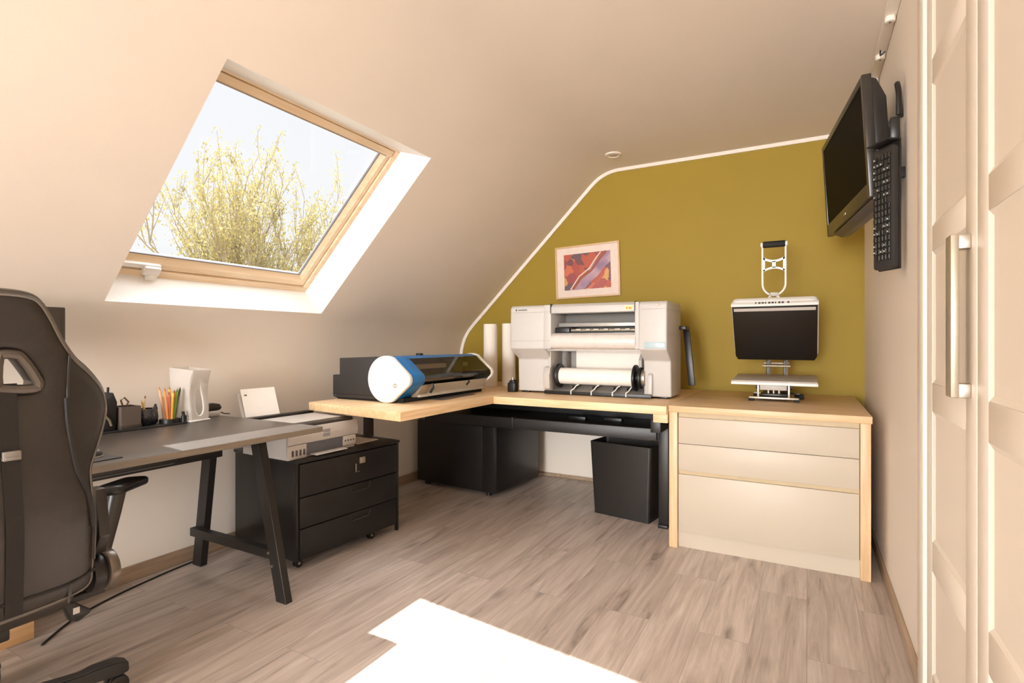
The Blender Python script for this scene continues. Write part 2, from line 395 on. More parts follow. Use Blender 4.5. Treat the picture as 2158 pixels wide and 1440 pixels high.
# green end wall, painted olive above the worktop and plain below
gp = [(XR, .60), (XW, .60)] + lo + hi + [(XR, ZC)]
gm = MB().prism(gp, 'y', YG, YG+.08)
struct(build('wall_back', gm, green_wall_mat(), smooth=0))
struct(build('wall_back_lower', MB().box(XW-.05, XR+.02, YG, YG+.08, 0, .60), paint, smooth=0))
struct(build('wall_right', MB().box(XR, XR+.1, YF, YG+.08, 0, ZC), paint, smooth=0))
struct(build('baseboard_left', MB().box(XW, XW+.014, YF, YG, 0, .075, .004), skirt))
struct(build('baseboard_right', MB().box(XR-.012, XR, 2.155, YG, 0, .07, .003), skirt))
struct(build('baseboard_back', MB().box(XW+.015, XR-.013, YG-.012, YG, 0, .03, .003), skirt))
# white bead following the slope at the green wall
bead = []
path = [(XW, .802)] + lo + hi + [(XR, ZC)]
inn = []
for i, pnt in enumerate(path):
    a = Vector(path[max(i-1, 0)]); b = Vector(path[min(i+1, len(path)-1)]); d = (b-a).normalized()
    inn.append((pnt[0]+d.y*.023, pnt[1]-d.x*.023))
tm = MB(); bm_ = tm.bm
rows = []
for p_, q_ in zip(path, inn):
    rows.append([bm_.verts.new((p_[0], YG-.022, p_[1])), bm_.verts.new((q_[0], YG-.012, q_[1])), bm_.verts.new((q_[0], YG+.001, q_[1])), bm_.verts.new((p_[0], YG+.001, p_[1]))])
for A, B in zip(rows, rows[1:]):
    for j in range(4): bm_.faces.new((A[j], A[(j+1) % 4], B[(j+1) % 4], B[j]))
bm_.faces.new(rows[0]); bm_.faces.new(rows[-1][::-1]); bmesh.ops.recalc_face_normals(bm_, faces=bm_.faces)
struct(build('trim_1', tm, trimw, smooth=50))

# wall behind the camera; its wide window is unseen, added to light the room
fw = MB()
WX0, WX1, WZ0, WZ1 = -1.6, .15, .35, 2.3
fw.box(XW-.05, WX0, YF-.12, YF, 0, ZC).box(WX1, XR+.05, YF-.12, YF, 0, ZC).box(WX0, WX1, YF-.12, YF, 0, WZ0).box(WX0, WX1, YF-.12, YF, WZ1, ZC)
struct(build('wall_front', fw, paint, smooth=0))
w2 = thing('added_window_2', 'unseen wide white framed window added behind the camera to light the room', 'window', (WX0, YF-.06, WZ0)); struct(w2)
fr = MB()
for a in ((WX0, WX0+.06, WZ0, WZ1), (WX1-.06, WX1, WZ0, WZ1), (WX0+.06, WX1-.06, WZ0, WZ0+.06), (WX0+.06, WX1-.06, WZ1-.06, WZ1), ((WX0+WX1)/2-.04, (WX0+WX1)/2+.04, WZ0+.06, WZ1-.06)):
    fr.box(a[0], a[1], YF-.09, YF-.03, a[2], a[3], .004)
build('window_frame', fr, white, w2, world=True)
build('pane', MB().box(WX0+.05, WX1-.05, YF-.065, YF-.06, WZ0+.05, WZ1-.05), glass_mat('clear glass', gloss=.04), w2, world=True, smooth=0)

# ------------------------------------------------------------------ the roof window
win = thing('window_1', 'large pine roof window in the sloping wall', 'window', tuple(SL(S0, Y0))); struct(win)
def slbox(mb, s0, s1, y0, y1, d0, d1, bev=0.):
    m = Matrix((( U.x, 0, NO.x, O.x), (0, 1, 0, 0), (U.z, 0, NO.z, O.z), (0, 0, 0, 1)))
    return mb.box(s0, s1, y0, y1, d0, d1, bev, mat=m)
rv = MB()
oc_ = [(S0, Y0), (S0, Y1), (S1, Y1), (S1, Y0)]; ic_ = [(FS0, FY0), (FS0, FY1), (FS1, FY1), (FS1, FY0)]
for k in range(4):
    q = (k+1) % 4
    rv.quad(SL(*oc_[k]), SL(*oc_[q]), SL(*ic_[q], DEP), SL(*ic_[k], DEP))
rvo = build('window_reveal', rv, white, win, world=True, smooth=0)
def ring(s0, s1, y0, y1, wb, wt, ws, d0, d1, bev=.003):
    a = MB(); slbox(a, s0, s0+wb, y0, y1, d0, d1, bev); slbox(a, s1-wt, s1, y0, y1, d0, d1, bev)
    b = MB(); slbox(b, s0+wb, s1-wt, y0, y0+ws, d0, d1, bev); slbox(b, s0+wb, s1-wt, y1-ws, y1, d0, d1, bev); return a, b
a, b = ring(FS0-.02, FS1+.02, FY0-.02, FY1+.02, .054, .030, .050, DEP, DEP+.10)
f = build('window_frame', a, pine, win, world=True); build('frame_side', b, pinex, f, world=True)
gr = MB(); slbox(gr, FS0+.03, FS1-.008, FY0+.028, FY0+.036, DEP+.03, DEP+.09); slbox(gr, FS0+.03, FS1-.008, FY1-.036, FY1-.028, DEP+.03, DEP+.09); slbox(gr, FS0+.03, FS0+.04, FY0+.03, FY1-.03, DEP+.03, DEP+.09)
build('frame_seal', gr, gap, win, world=True, smooth=0)
# sash: inner edge slopes back to the pane
s0, s1, y0, y1 = FS0+.041, FS1-.012, FY0+.037, FY1-.037
def loopw(ib, it, iy, d): return [SL(s0+ib, y0+iy, d), SL(s0+ib, y1-iy, d), SL(s1-it, y1-iy, d), SL(s1-it, y0+iy, d)]
L_ = [loopw(0, 0, 0, DEP+.075), loopw(0, 0, 0, DEP+.012), loopw(.032, .022, .026, DEP+.012), loopw(.069, .042, .056, DEP+.034), loopw(.069, .042, .056, DEP+.050)]
sa, sb = MB(), MB()
for A, B in zip(L_, L_[1:]):
    for j in range(4):
        (sa if j in (0, 2) else sb).quad(A[j], A[(j+1) % 4], B[(j+1) % 4], B[j])
sash = build('sash', sa, pine, win, world=True, smooth=0); build('sash_side', sb, pinex, sash, world=True, smooth=0)
sp = MB()
for r_ in ((s0+.066, s0+.072, y0+.054, y1-.054), (s1-.045, s1-.039, y0+.054, y1-.054), (s0+.066, s1-.039, y0+.054, y0+.06), (s0+.066, s1-.039, y1-.06, y1-.054)):
    slbox(sp, *r_, DEP+.030, DEP+.042)
build('glazing_gasket', sp, M('grey gasket', (120, 120, 126), .5), win, world=True, smooth=0)
pa = MB(); slbox(pa, s0+.067, s1-.040, y0+.055, y1-.055, DEP+.040, DEP+.046)
build('pane', pa, glass_mat('roof window glass', gloss=.035), win, world=True, smooth=0)
vb = MB(); slbox(vb, s1-.040, s1-.002, y0+.004, y1-.004, DEP-.004, DEP+.02, .005)
build('vent_bar', vb, pine, win, world=True)
vg = MB(); slbox(vg, s1-.050, s1-.040, y0+.03, y1-.03, DEP+.006, DEP+.022, .003)
build('vent_strip', vg, M('grey aluminium strip', (176, 160, 140), .4, metal=.3), win, world=True)
la = MB(); slbox(la, FS0+.02, FS0+.07, 1.40, 1.475, DEP-.022, DEP+.012, .008); slbox(la, FS0-.004, FS0+.03, 1.418, 1.468, DEP-.028, DEP-.002, .008)
slbox(la, FS0+.05, FS0+.076, FY0+.03, 1.475, DEP-.006, DEP+.013, .004)
build('latch', la, white, win, world=True)

# ------------------------------------------------------------------ wardrobe doors in the right wall
doorc = M('cream door lacquer', (228, 218, 204), .42, amt=.012, scale=4, spec=.4)
def ladder_door(name, y0, y1, label):
    d = thing(name, label, 'door', (XR, y0, .02)); struct(d)
    xf = .322
    rails = [(.02, .185), (.487, .575), (.955, 1.04), (1.425, 1.50), (1.916, 1.99), (2.36, 2.50)]
    fr = MB().box(xf, XR-.001, y0, y0+.09, .02, 2.5, .002).box(xf, XR-.001, y1-.08, y1, .02, 2.5, .002)
    for z0, z1 in rails: fr.box(xf, XR-.001, y0+.09, y1-.08, z0, z1, .002)
    build('door_frame', fr, doorc, d, world=True)
    for (za, zb), (zc, zd) in zip(rails, rails[1:]):
        p = MB()
        ya, yb = y0+.09, y1-.08
        # bevelled moulding then flat panel
        o_ = [(ya, zb), (yb, zb), (yb, zc), (ya, zc)]; i_ = [(ya+.012, zb+.012), (yb-.012, zb+.012), (yb-.012, zc-.012), (ya+.012, zc-.012)]
        for j in range(4):
            k = (j+1) % 4
            p.quad((xf+.0015, *o_[j]), (xf+.0015, *o_[k]), (xf+.0065, *i_[k]), (xf+.0065, *i_[j]))
        p.quad(*[(xf+.0065, *q) for q in i_])
        build('door_panel', p, doorc, d, world=True, smooth=0)
    return d
d1 = ladder_door('door_1', 1.505, 2.055, 'cream panelled wardrobe door with a long steel bar handle')
ladder_door('door_2', .96, 1.498, 'cream panelled wardrobe door nearest the camera')
h = MB().box(.283, .299, 1.535, 1.585, 1.034, 1.402, .003)
hd = build('door_handle', h, chrome, d1, world=True)
h2 = MB().box(.299, .322, 1.545, 1.58, 1.034, 1.066, .002).box(.299, .322, 1.545, 1.58, 1.370, 1.402, .002)
build('handle_bracket', h2, steel, hd, world=True)
struct(build('trim_2', MB().box(.312, XR, 2.06, 2.15, 0, ZC, .006), doorc))

# ------------------------------------------------------------------ oak drawer cabinet at the right
cab = thing('drawer_cabinet', 'light oak cabinet with three wide cream drawers standing at the right wall', 'cabinet', (-.21, 3.12, 0))
build('side_panel', MB().box(-.686, -.640, 3.108, 4.20, 0, .764, .002), oakz, cab, world=True)
build('side_panel', MB().box(.228, .272, 3.108, 4.20, 0, .764, .002), oakz, cab, world=True)
build('countertop', MB().box(-.688, .277, 3.10, 4.235, .764, .80, .002), oak, cab, world=True)
build('back_panel', MB().box(-.640, .228, 4.18, 4.20, .02, .764), oakz, cab, world=True, smooth=0)
build('kickboard', MB().box(-.640, .228, 3.14, 3.158, .0, .088), cream, cab, world=True, smooth=0)
build('carcass', MB().box(-.640, .228, 3.155, 4.17, .088, .755), cream, cab, world=True, smooth=0)
for z0, z1 in ((.4145, .4355), (.7355, .7635)):
    build('finger_groove', MB().box(-.638, .226, 3.136, 3.154, z0, z1), M('groove beige', (188, 168, 134), .5), cab, world=True, smooth=0)
for z0, z1 in ((.093, .414), (.436, .5855), (.588, .735)):
    build('drawer', MB().box(-.637, .225, 3.122, 3.154, z0, z1, .0015), cream, cab, world=True)

# ------------------------------------------------------------------ L-shaped pine worktop and its black frame
lt = thing('worktop', 'thick L-shaped pine worktop on a black steel frame in the corner under the slope', 'worktop', (-1.8, 3.2, 0))
build('arm_board', MB().prism([(-2.62, 2.248), (-1.818, 2.135), (-1.818, 4.235), (-2.62, 4.235)], 'z', .752, .80, .003), beam, lt, world=True)
build('corner_board', MB().box(-1.817, -.690, 3.062, 4.235, .751, .80, .003), beamx, lt, world=True)
build('support_block', MB().box(-.772, -.690, 3.09, 3.17, .700, .751, .003), beamx, lt, world=True)
fr = lt
build('frame_leg', MB().box(-.815, -.755, 3.40, 3.46, .02, .751, .003), blackm, fr, world=True)
build('frame_foot', MB().box(-.815, -.755, 3.38, 4.10, 0, .02, .003), blackm, fr, world=True)
build('front_beam', MB().box(-2.60, -.815, 3.34, 3.385, .548, .622, .002), blackm, fr, world=True)
build('side_rail', MB().box(-.815, -.755, 3.20, 4.1, .622, .70, .003), blackm, fr, world=True)
build('beam_joint', MB().box(-1.835, -1.82, 3.334, 3.388, .545, .628, .001), blackm, fr, world=True)
build('cable_tray', MB().box(-2.58, -.82, 3.42, 3.92, .585, .60, .002).box(-2.58, -.82, 3.91, 3.92, .60, .75), blackm, fr, world=True)
build('frame_leg', MB().box(-2.66, -2.61, 2.74, 2.79, .0, .80, .003), darkg, fr, world=True)
build('arm_rail', MB().box(-2.66, -2.61, 2.79, 4.1, .70, .745, .003), darkg, fr, world=True)
for x_, y_ in ((-1.50, 3.58), (-1.25, 3.62)):
    build('power_brick', MB().box(x_, x_+.13, y_, y_+.06, .60, .632, .006), blackp, fr, world=True)

# ------------------------------------------------------------------ black cabinet under the corner
cb = thing('storage_cabinet', 'black cabinet standing under the corner of the pine worktop', 'cabinet', (-2.02, 3.43, 0), (0, 0, math.radians(-5)))
build('body', MB().box(-.78, 0, .018, .62, .035, .53, .003), blackc, cb)
build('door', MB().box(-.78, -.118, 0, .016, .035, .525, .002), blackc, cb)
build('filler_strip', MB().box(-.114, 0, 0, .016, .035, .525, .002), blackc, cb)
for x_ in (-.72, -.10):
    build('foot', MB().cyl((x_, .06, 0), (x_, .06, .035), .022), blackp, cb)
    build('foot', MB().cyl((x_, .55, 0), (x_, .55, .035), .022), blackp, cb)

# ------------------------------------------------------------------ waste bin
bn = thing('waste_bin', 'tall black open waste bin under the worktop by the oak cabinet', 'bin', (-1.06, 3.545, 0), (0, 0, math.radians(-9)))
bb = MB(); bmx = bb.bm
def rr_ring(hw, hd, z, r=.022): return [bmx.verts.new((x, y, z)) for x, y in rrect(-hw, hw, -hd, hd, r, 4)]
R = [rr_ring(.200, .098, .012), rr_ring(.222, .115, .488), rr_ring(.215, .108, .488), rr_ring(.194, .092, .02)]
for A, B in zip(R, R[1:]):
    n = len(A)
    for j in range(n): bmx.faces.new((A[j], A[(j+1) % n], B[(j+1) % n], B[j]))
bmx.faces.new(R[0][::-1]); bmx.faces.new(R[-1])
build('bin_body', bb, M('black bin plastic', (33, 30, 28), .42, amt=.06), bn)
build('bin_base', MB().box(-.196, .196, -.094, .094, 0, .012, .004), rubber, bn)

# ------------------------------------------------------------------ black drawer unit on casters
du = thing('drawer_unit', 'black three-drawer unit on casters beside the grey desk', 'drawer unit', (-2.248, 1.850, 0), (0, 0, math.radians(-5.0)))
W_, D_ = .705, .56     # along local y, depth along -x
build('carcass', MB().box(-D_, -.02, 0, W_, .05, .545, .003), blackc, du)
build('top', MB().box(-D_-.006, .004, -.006, W_+.006, .545, .562, .003), blackc, du)
build('side_edge', MB().box(-.02, 0, 0, .016, .05, .545, .002), blackc, du)
build('side_edge', MB().box(-.02, 0, W_-.016, W_, .012, .545, .002), blackc, du)
hmat = M('drawer pull black', (46, 42, 40), .3)
for i, (z0, z1) in enumerate(((.055, .208), (.213, .366), (.371, .538))):
    dr = build('drawer', MB().box(-.02, .002, .020, W_-.020, z0, z1, .002), blackc, du)
    if i < 2:
        yc = W_*.5+.05
        build('pull', MB().tube([(.003, yc-.075, z1-.008), (.006, yc-.058, z1-.040), (.006, yc+.058, z1-.040), (.003, yc+.075, z1-.008)], .004, 6), hmat, dr)
    else:
        build('lock', MB().box(.002, .012, .40, .436, z1-.062, z1-.028, .002).cyl((.012, .418, z1-.045), (.016, .418, z1-.045), .008, n=14), chrome, dr)
        build('key_pull', MB().tube([(.004, .375, z1-.06), (.004, .375, z1-.105), (.004, .398, z1-.105)], .0025, 6), steel, dr)
for x_, y_ in ((-.06, .05), (-.06, W_-.17), (-.50, .06), (-.50, W_-.06)):
    c_ = build('caster', MB().box(x_-.016, x_+.016, y_-.016, y_+.016, .036, .05).cyl((x_-.014, y_, .021), (x_-.004, y_, .021), .021, n=16).cyl((x_+.004, y_, .021), (x_+.014, y_, .021), .021, n=16), blackp, du)
    build('caster_hub', MB().cyl((x_+.0135, y_, .021), (x_+.0155, y_, .021), .007, n=10), steel, c_)

# ------------------------------------------------------------------ inkjet printer on the drawer unit
ik = thing('inkjet_printer', 'white inkjet printer on the black drawer unit, paper standing in its rear tray', 'printer', (-2.29, 1.825, .562), (0, 0, math.radians(-2)))
# local: y along the front, -x to the back
bd = MB().prism([(-.36, .0), (0, .0), (.0, .10), (-.004, .152), (-.36, .152)], 'y', 0, .45, .004)
build('body', bd, pwhite, ik)
fpn = MB().prism([(0, .072), (.012, .075), (.018, .112), (.006, .156), (0, .156)], 'y', .0, .46, .002)
build('control_panel', fpn, pwhite, ik)
build('front_cover', MB().box(0, .010, 0, .115, .0, .072, .003), pwhite, ik)
build('front_cover', MB().box(0, .010, .36, .45, .018, .072, .003), pwhite, ik)
build('paper_outlet', MB().box(.0005, .004, .118, .357, .008, .07), M('dark outlet', (98, 100, 108), .5), ik, smooth=0)
build('output_tray', MB().box(0, .055, .14, .35, .008, .014, .002), lgrey, ik)
for j in range(4):
    build('ink_window', MB().box(.009, .0115, .024+.023*j, .037+.023*j, .016, .046, .001), marks, ik)
lcd = build('display', MB().box(.0145, .0175, .215, .262, .092, .130, .002), M('printer display', (150, 150, 155), .25), ik)
for j in range(4): build('button', MB().cyl((.009, .372+.02*j, .045), (.0125, .372+.02*j, .045), .005, n=10), marks, ik)
build('scanner_lid', MB().box(-.345, -.006, .01, .445, .153, .172, .006), darkg, ik)
build('lid_top', MB().box(-.30, -.045, .06, .43, .172, .178, .003), lgrey, ik)
build('rear_lip', MB().box(-.395, -.345, .01, .45, .12, .186, .008), blackp, ik)
rt = build('rear_tray', MB().prism([(-.395, .15), (-.400, .15), (-.470, .31), (-.462, .31)], 'y', .03, .25, .0), lgrey, ik)
pp = build('paper_sheet', MB().prism([(-.390, .15), (-.392, .15), (-.456, .335), (-.453, .335)], 'y', .045, .255), paperm, ik, smooth=0)
build('paper_mark', MB().prism([(-.4385, .300), (-.4395, .300), (-.4415, .306), (-.4405, .306)], 'y', .06, .075), marks, pp, smooth=0)
tag(recenter(build('paper_sheet', MB().box(-2.56, -2.30, 2.325, 2.50, .5625, .5645), paperm, smooth=0)), 'loose white paper sheet beside the inkjet printer on the black drawer unit', 'paper')

# ------------------------------------------------------------------ grey desk on two black trestles
DZ = .77
dk = thing('desk', 'dark grey desk on black A-shaped trestle legs along the left wall', 'desk', (-2.4, .8, 0))
dt = build('desktop', MB().box(-2.845, -1.967, -.02, 1.765, DZ-.026, DZ, .0015), dgrain, dk, world=True)
build('edge_band', MB().box(-1.967, -1.9645, -.02, 1.765, DZ-.0245, DZ-.0012).box(-2.845, -1.967, 1.765, 1.7675, DZ-.0245, DZ-.0012), dedge, dt, world=True, smooth=0)
def sleg(mb, xb, xt, y, wx, wy, zt):
    """leaning flat bar from floor xb to top xt"""
    for q in (0,):
        b = bmesh.new(); vs = []
        for z, x in ((0, xb), (zt, xt)):
            for dx, dy in ((-wx, -wy), (wx, -wy), (wx, wy), (-wx, wy)): vs.append(b.verts.new((x+dx, y+dy, z)))
        b.faces.new(vs[0:4][::-1]); b.faces.new(vs[4:8])
        for j in range(4): b.faces.new((vs[j], vs[(j+1) % 4], vs[4+(j+1) % 4], vs[4+j]))
        bmesh.ops.bevel(b, geom=list(b.edges), offset=.002, segments=1, affect='EDGES')
        mb._merge(b)
    return mb
for yt in (1.62, .10):
    lg = build('leg', sleg(MB(), -2.045, -2.235, yt, .033, .018, DZ-.026), blackm, dk, world=True)
    for xb_, zb_ in ((-2.125, .21), (-2.10, .155)): build('leg_bolt', MB().cyl((xb_, yt-.024, zb_), (xb_, yt-.018, zb_), .006, n=10), steel, lg, world=True)
    build('leg', sleg(MB(), -2.775, -2.665, yt+.06, .036, .018, DZ-.026), blackm, dk, world=True)
    build('crossbar', MB().prism([(yt-.005, .175), (yt+.03, .175), (yt+.03, .215), (yt-.005, .215)], 'x', -2.75, -2.09), blackm, dk, world=True, smooth=0)
    build('top_rail', MB().box(-2.72, -2.20, yt+.01, yt+.05, DZ-.07, DZ-.026), blackm, dk, world=True, smooth=0)
build('stretcher', MB().box(-2.545, -2.505, .14, 1.63, .60, .665, .002), blackm, dk, world=True)
ct = MB().box(-2.45, -2.28, .55, 1.30, .655, .745, .02)
build('cable_tray', ct, blackp, dk, world=True)

# ------------------------------------------------------------------ things on the grey desk
mo = thing('monitor', 'thin dark grey monitor at the back of the desk behind the gaming chair', 'monitor', (-2.62, .74, DZ))
build('display', MB().box(-2.625, -2.600, .38, 1.032, 1.098, 1.298, .004), M('monitor casing', (62, 55, 49), .4), mo, world=True)
build('screen', MB().box(-2.601, -2.5985, .392, 1.014, 1.108, 1.288), M('monitor screen', (58, 51, 46), .22, amt=.02), mo, world=True, smooth=0)
build('neck', MB().box(-2.66, -2.625, .68, .74, .78, 1.20, .006), blackp, mo, world=True)
build('foot', MB().box(-2.74, -2.53, .60, .82, DZ, DZ+.012, .005), blackp, mo, world=True)
mp_ = recenter(build('mouse_pad', MB().box(-2.30, -2.02, .62, .962, DZ, DZ+.004, .0015), M('mouse pad cloth', (70, 66, 64), .7, amt=.05)))
tag(mp_, 'thin grey mouse pad at the front edge of the desk', 'mouse pad')
ms = thing('computer_mouse', 'black computer mouse on the grey mouse pad', 'mouse', (-2.125, .905, DZ+.004))
mm = MB().lathe([(.0, .036), (.02, .035), (.038, .029), (.05, .018), (.053, .008), (.052, .005)], (0, 0, 0), 24, sx=1.15, sy=.72)
build('shell', mm, M('mouse shell', (48, 43, 39), .28), ms)
build('base', MB().lathe([(0, 0), (.050, 0), (.053, .003), (.053, .006), (0, .0065)], (0, 0, 0), 24, sx=1.15, sy=.72), lgrey, ms)
tray = recenter(build('desk_tray', MB().box(-2.80, -2.600, .90, 1.515, DZ, DZ+.006, .002), M('black tray mat', (22, 21, 20), .5)))
tag(tray, 'flat black mat strip along the back of the desk under the pen pots', 'mat')
TZ = DZ+.006
ro = thing('tape_roll', 'pale roll standing on its edge at the back of the desk', 'roll', (-2.725, 1.088, TZ))
build('tape', MB().cyl((-.03, 0, .043), (.02, 0, .043), .043, n=32, bev=.004), M('pale tape', (196, 184, 172), .5), ro)
build('core', MB().cyl((.0205, 0, .043), (.0225, 0, .043), .026, n=24), M('tape core', (150, 138, 126), .6), ro)
po = thing('pouch', 'black pointed pouch standing upright on the desk between roll and grey box', 'pouch', (-2.69, 1.193, TZ))
build('pouch_body', MB().prism([(-.052, 0), (.04, 0), (.046, .12), (.030, .165), (.022, .150), (-.01, .125), (-.03, .10), (-.056, .088)], 'x', -.05, .045, .006), M('black cloth pouch', (24, 22, 20), .75), po)
build('zip_pull', MB().cyl((0, .028, .16), (0, .029, .185), .005, n=8), blackp, po)
build('strap', MB().tube([(.047, -.045, .105), (.049, -.015, .08), (.049, .012, .045), (.047, .02, .02)], .005, 6), M('grey strap', (112, 100, 84), .7), po)
gb = thing('pen_box', 'open grey square box on the desk, next to the black pouch', 'box', (-2.672, 1.283, TZ), (0, 0, math.radians(2)))
gx = MB()
gx.box(-.045, .045, -.040, .040, 0, .004).box(-.045, -.042, -.040, .040, 0, .098).box(.042, .045, -.040, .040, 0, .098).box(-.042, .042, -.040, -.037, 0, .098).box(-.042, .042, .037, .040, 0, .098)
build('box_body', gx, M('grey felt box', (92, 80, 72), .6), gb, smooth=0)
build('box_band', MB().box(-.047, .047, -.042, .042, .0, .016, .001), M('dark box band', (58, 52, 44), .6), gb)
build('scissors_handle', MB().tube([(0, -.012, .10), (0, -.02, .125), (0, -.005, .135), (0, .012, .115), (0, .004, .10)], .004, 8), M('brown handle', (118, 92, 66), .5), gb)
# glazed pot
pt = thing('pencil_pot', 'round dark glazed pot with small ear-like points holding pencils', 'pot', (-2.700, 1.378, TZ))
pot = MB().lathe([(0, 0), (.042, 0), (.050, .012), (.053, .035), (.050, .062), (.043, .074), (.039, .074), (.044, .060), (.046, .03), (0, .010)], (0, 0, 0), 32)
build('pot_body', pot, M('speckled blue black glaze', (38, 42, 48), .18, amt=.7, scale=120, bump=.3, bscale=160, coat=.4), pt)
for s in (-1, 1): build('ear', MB().cyl((.018, .034*s, .068), (.018, .036*s, .094), .012, .003, n=12), M('speckled blue black glaze', (38, 42, 48)), pt)
def pencil(name, label, base, top, r, col, tipc, group):
    t = thing(name, label, 'pencil', base, group=group)
    d = Vector(top)-Vector(base); k = d*.9
    build('shaft', MB().cyl((0, 0, 0), k, r, n=8), col, t)
    build('tip', MB().cyl(k, d, r, r*.25, n=8), tipc, t); return t
woodt = M('pencil wood', (224, 190, 140), .6)
pencil('pencil', 'cream pencil standing in the dark glazed pot', (-2.705, 1.371, TZ+.012), (-2.695, 1.376, TZ+.135), .004, M('cream pencil', (226, 210, 170), .4), M('red lead', (140, 60, 40), .5), 'pencils in the dark pot')
pencil('pencil', 'yellowish short pencil leaning in the dark glazed pot', (-2.695, 1.384, TZ+.012), (-2.70, 1.362, TZ+.115), .004, M('ochre pencil', (214, 170, 90), .4), woodt, 'pencils in the dark pot')
# clear cup with coloured pens
cu = thing('pen_cup', 'clear cup full of orange and green pens in a black base', 'cup', (-2.665, 1.470, TZ))
build('cup_base', MB().lathe([(0, 0), (.044, 0), (.044, .018), (.036, .020), (0, .012)], (0, 0, 0), 28), blackp, cu)
build('cup_wall', MB().lathe([(.032, .016), (.042, .125), (.040, .125), (.030, .018)], (0, 0, 0), 28), glass_mat('cup plastic', (.96, .95, .93), .08), cu)
cols = [('orange', (236, 150, 70)), ('coral', (226, 120, 90)), ('yellow', (240, 200, 80)), ('lime green', (150, 180, 70)), ('dark green', (70, 90, 50)), ('peach', (240, 180, 140)), ('amber', (232, 160, 50)), ('red', (190, 80, 60))]
pos = [(.02, -.03, .17), (.02, -.014, .15), (.025, .0, .155), (.02, .018, .16), (.01, .034, .165), (-.01, -.036, .175), (-.015, .005, .172), (-.018, .026, .15)]
for (cn, cc), (dx, dy, hz) in zip(cols, pos):
    b0 = (-2.665+dx*.6, 1.470+dy*.5, TZ+.014)
    pencil('pen', '%s pen standing in the clear cup' % cn, b0, (-2.665+dx*1.1, 1.470+dy*1.25, TZ+hz), .0052, M(cn+' pen', cc, .4), M(cn+' pen cap', [v*.75 for v in cc], .4), 'coloured pens in the clear cup')
pk = recenter(build('memo_clip', MB().cyl((-2.63, 1.515, TZ), (-2.63, 1.515, TZ+.03), .012, n=14).cyl((-2.63, 1.515, TZ+.03), (-2.632, 1.512, TZ+.05), .007, n=10), blackp))
tag(pk, 'small black clip stand between the pen cup and the frosted file holder', 'clip')
# frosted magazine file
fh = thing('magazine_file', 'frosted white plastic magazine file with a teardrop opening on the desk', 'magazine file', (-2.71, 1.575, DZ+.002), (0, 0, math.radians(9)))
fm = frosted_mat()
side = [(-.04, .005), (.085, .005), (.088, .06), (.080, .14), (.086, .20), (.104, .250), (-.052, .262)]
for yy in (-.050, .050):
    build('side_wall', MB().prism(side, 'y', yy-.0015, yy+.0015), fm, fh, smooth=0)
build('rear_wall', MB().prism([(-.04, .005), (-.037, .005), (-.049, .262), (-.052, .262)], 'y', -.0485, .0485), fm, fh, smooth=0)
# front wall follows the waisted side curve and carries the opening
drop = [(math.sin(a)*(.030 if math.cos(a) < 0 else .030*(1-math.cos(a)*.75)), .105-math.cos(a)*(.085 if math.cos(a) > 0 else .10)) for a in [2*PI*i/28 for i in range(28)]]
drop = [(x*1., z) for x, z in [( .034*math.sin(a)*(0.62+.38*math.cos(a)), .115-.092*math.cos(a)) for a in [2*PI*i/28 for i in range(28)]]]
outl = [(-.049, .005), (.049, .005), (.049, .1), (.049, .18), (.050, .25), (-.050, .25), (-.049, .18), (-.049, .1)]
def fcurve(co):
    z = co.z
    k = .085 + (.003 if z < .06 else 0) + (-.006*math.exp(-((z-.14)/.04)**2)) + max(0, z-.17)*.24
    return Vector((k + co.y, co.x, co.z))
build('front_wall', MB().plate(outl, [drop], .004, .0015, 2, slices=[((0, 0, z), (0, 0, 1)) for z in (.03, .06, .09, .12, .15, .18, .2, .22)], bend=fcurve), fm, fh)
rim = [fcurve(Vector((x, -.003, z))) for x, z in drop]
build('opening_rim', MB().tube(rim, .0035, 6, closed=True), white, fh)
build('base', MB().box(-.045, .095, -.056, .056, -.002, .006, .003), white, fh)
st = thing('stapler', 'black and white stapler lying on the desk behind the frosted file', 'stapler', (-2.745, 1.705, DZ), (0, 0, math.radians(84)))
build('stapler_arm', MB().prism([(-.075, .030), (.055, .030), (.066, .042), (.056, .062), (.02, .070), (-.035, .060), (-.075, .056)], 'y', -.018, .018, .006), M('stapler black', (38, 34, 31), .4), st)
build('stapler_base', MB().prism([(-.06, 0), (.05, 0), (.062, .018), (.05, .029), (-.06, .029)], 'y', -.019, .019, .005), lgrey, st)
build('cable', MB().tube([(.06, 0, .02), (.09, .01, .006), (.11, -.01, .004)], .003, 6), blackp, st)

# ------------------------------------------------------------------ gaming chair
ch = thing('gaming_chair', 'black leather gaming chair with its back to the camera at the desk', 'chair', (-2.06, .575, 0))
CY = .52
half = [(0., 1.285), (.05, 1.284), (.085, 1.276), (.106, 1.256), (.126, 1.221), (.151, 1.168), (.183, 1.120), (.214, 1.092), (.244, 1.063), (.274, 1.026), (.287, .982), (.283, .941),
        (.262, .887), (.239, .840), (.227, .809), (.229, .761), (.235, .707), (.241, .611), (.245, .529), (.242, .490), (.215, .468), (.146, .462), (.06, .460), (0., .460)]
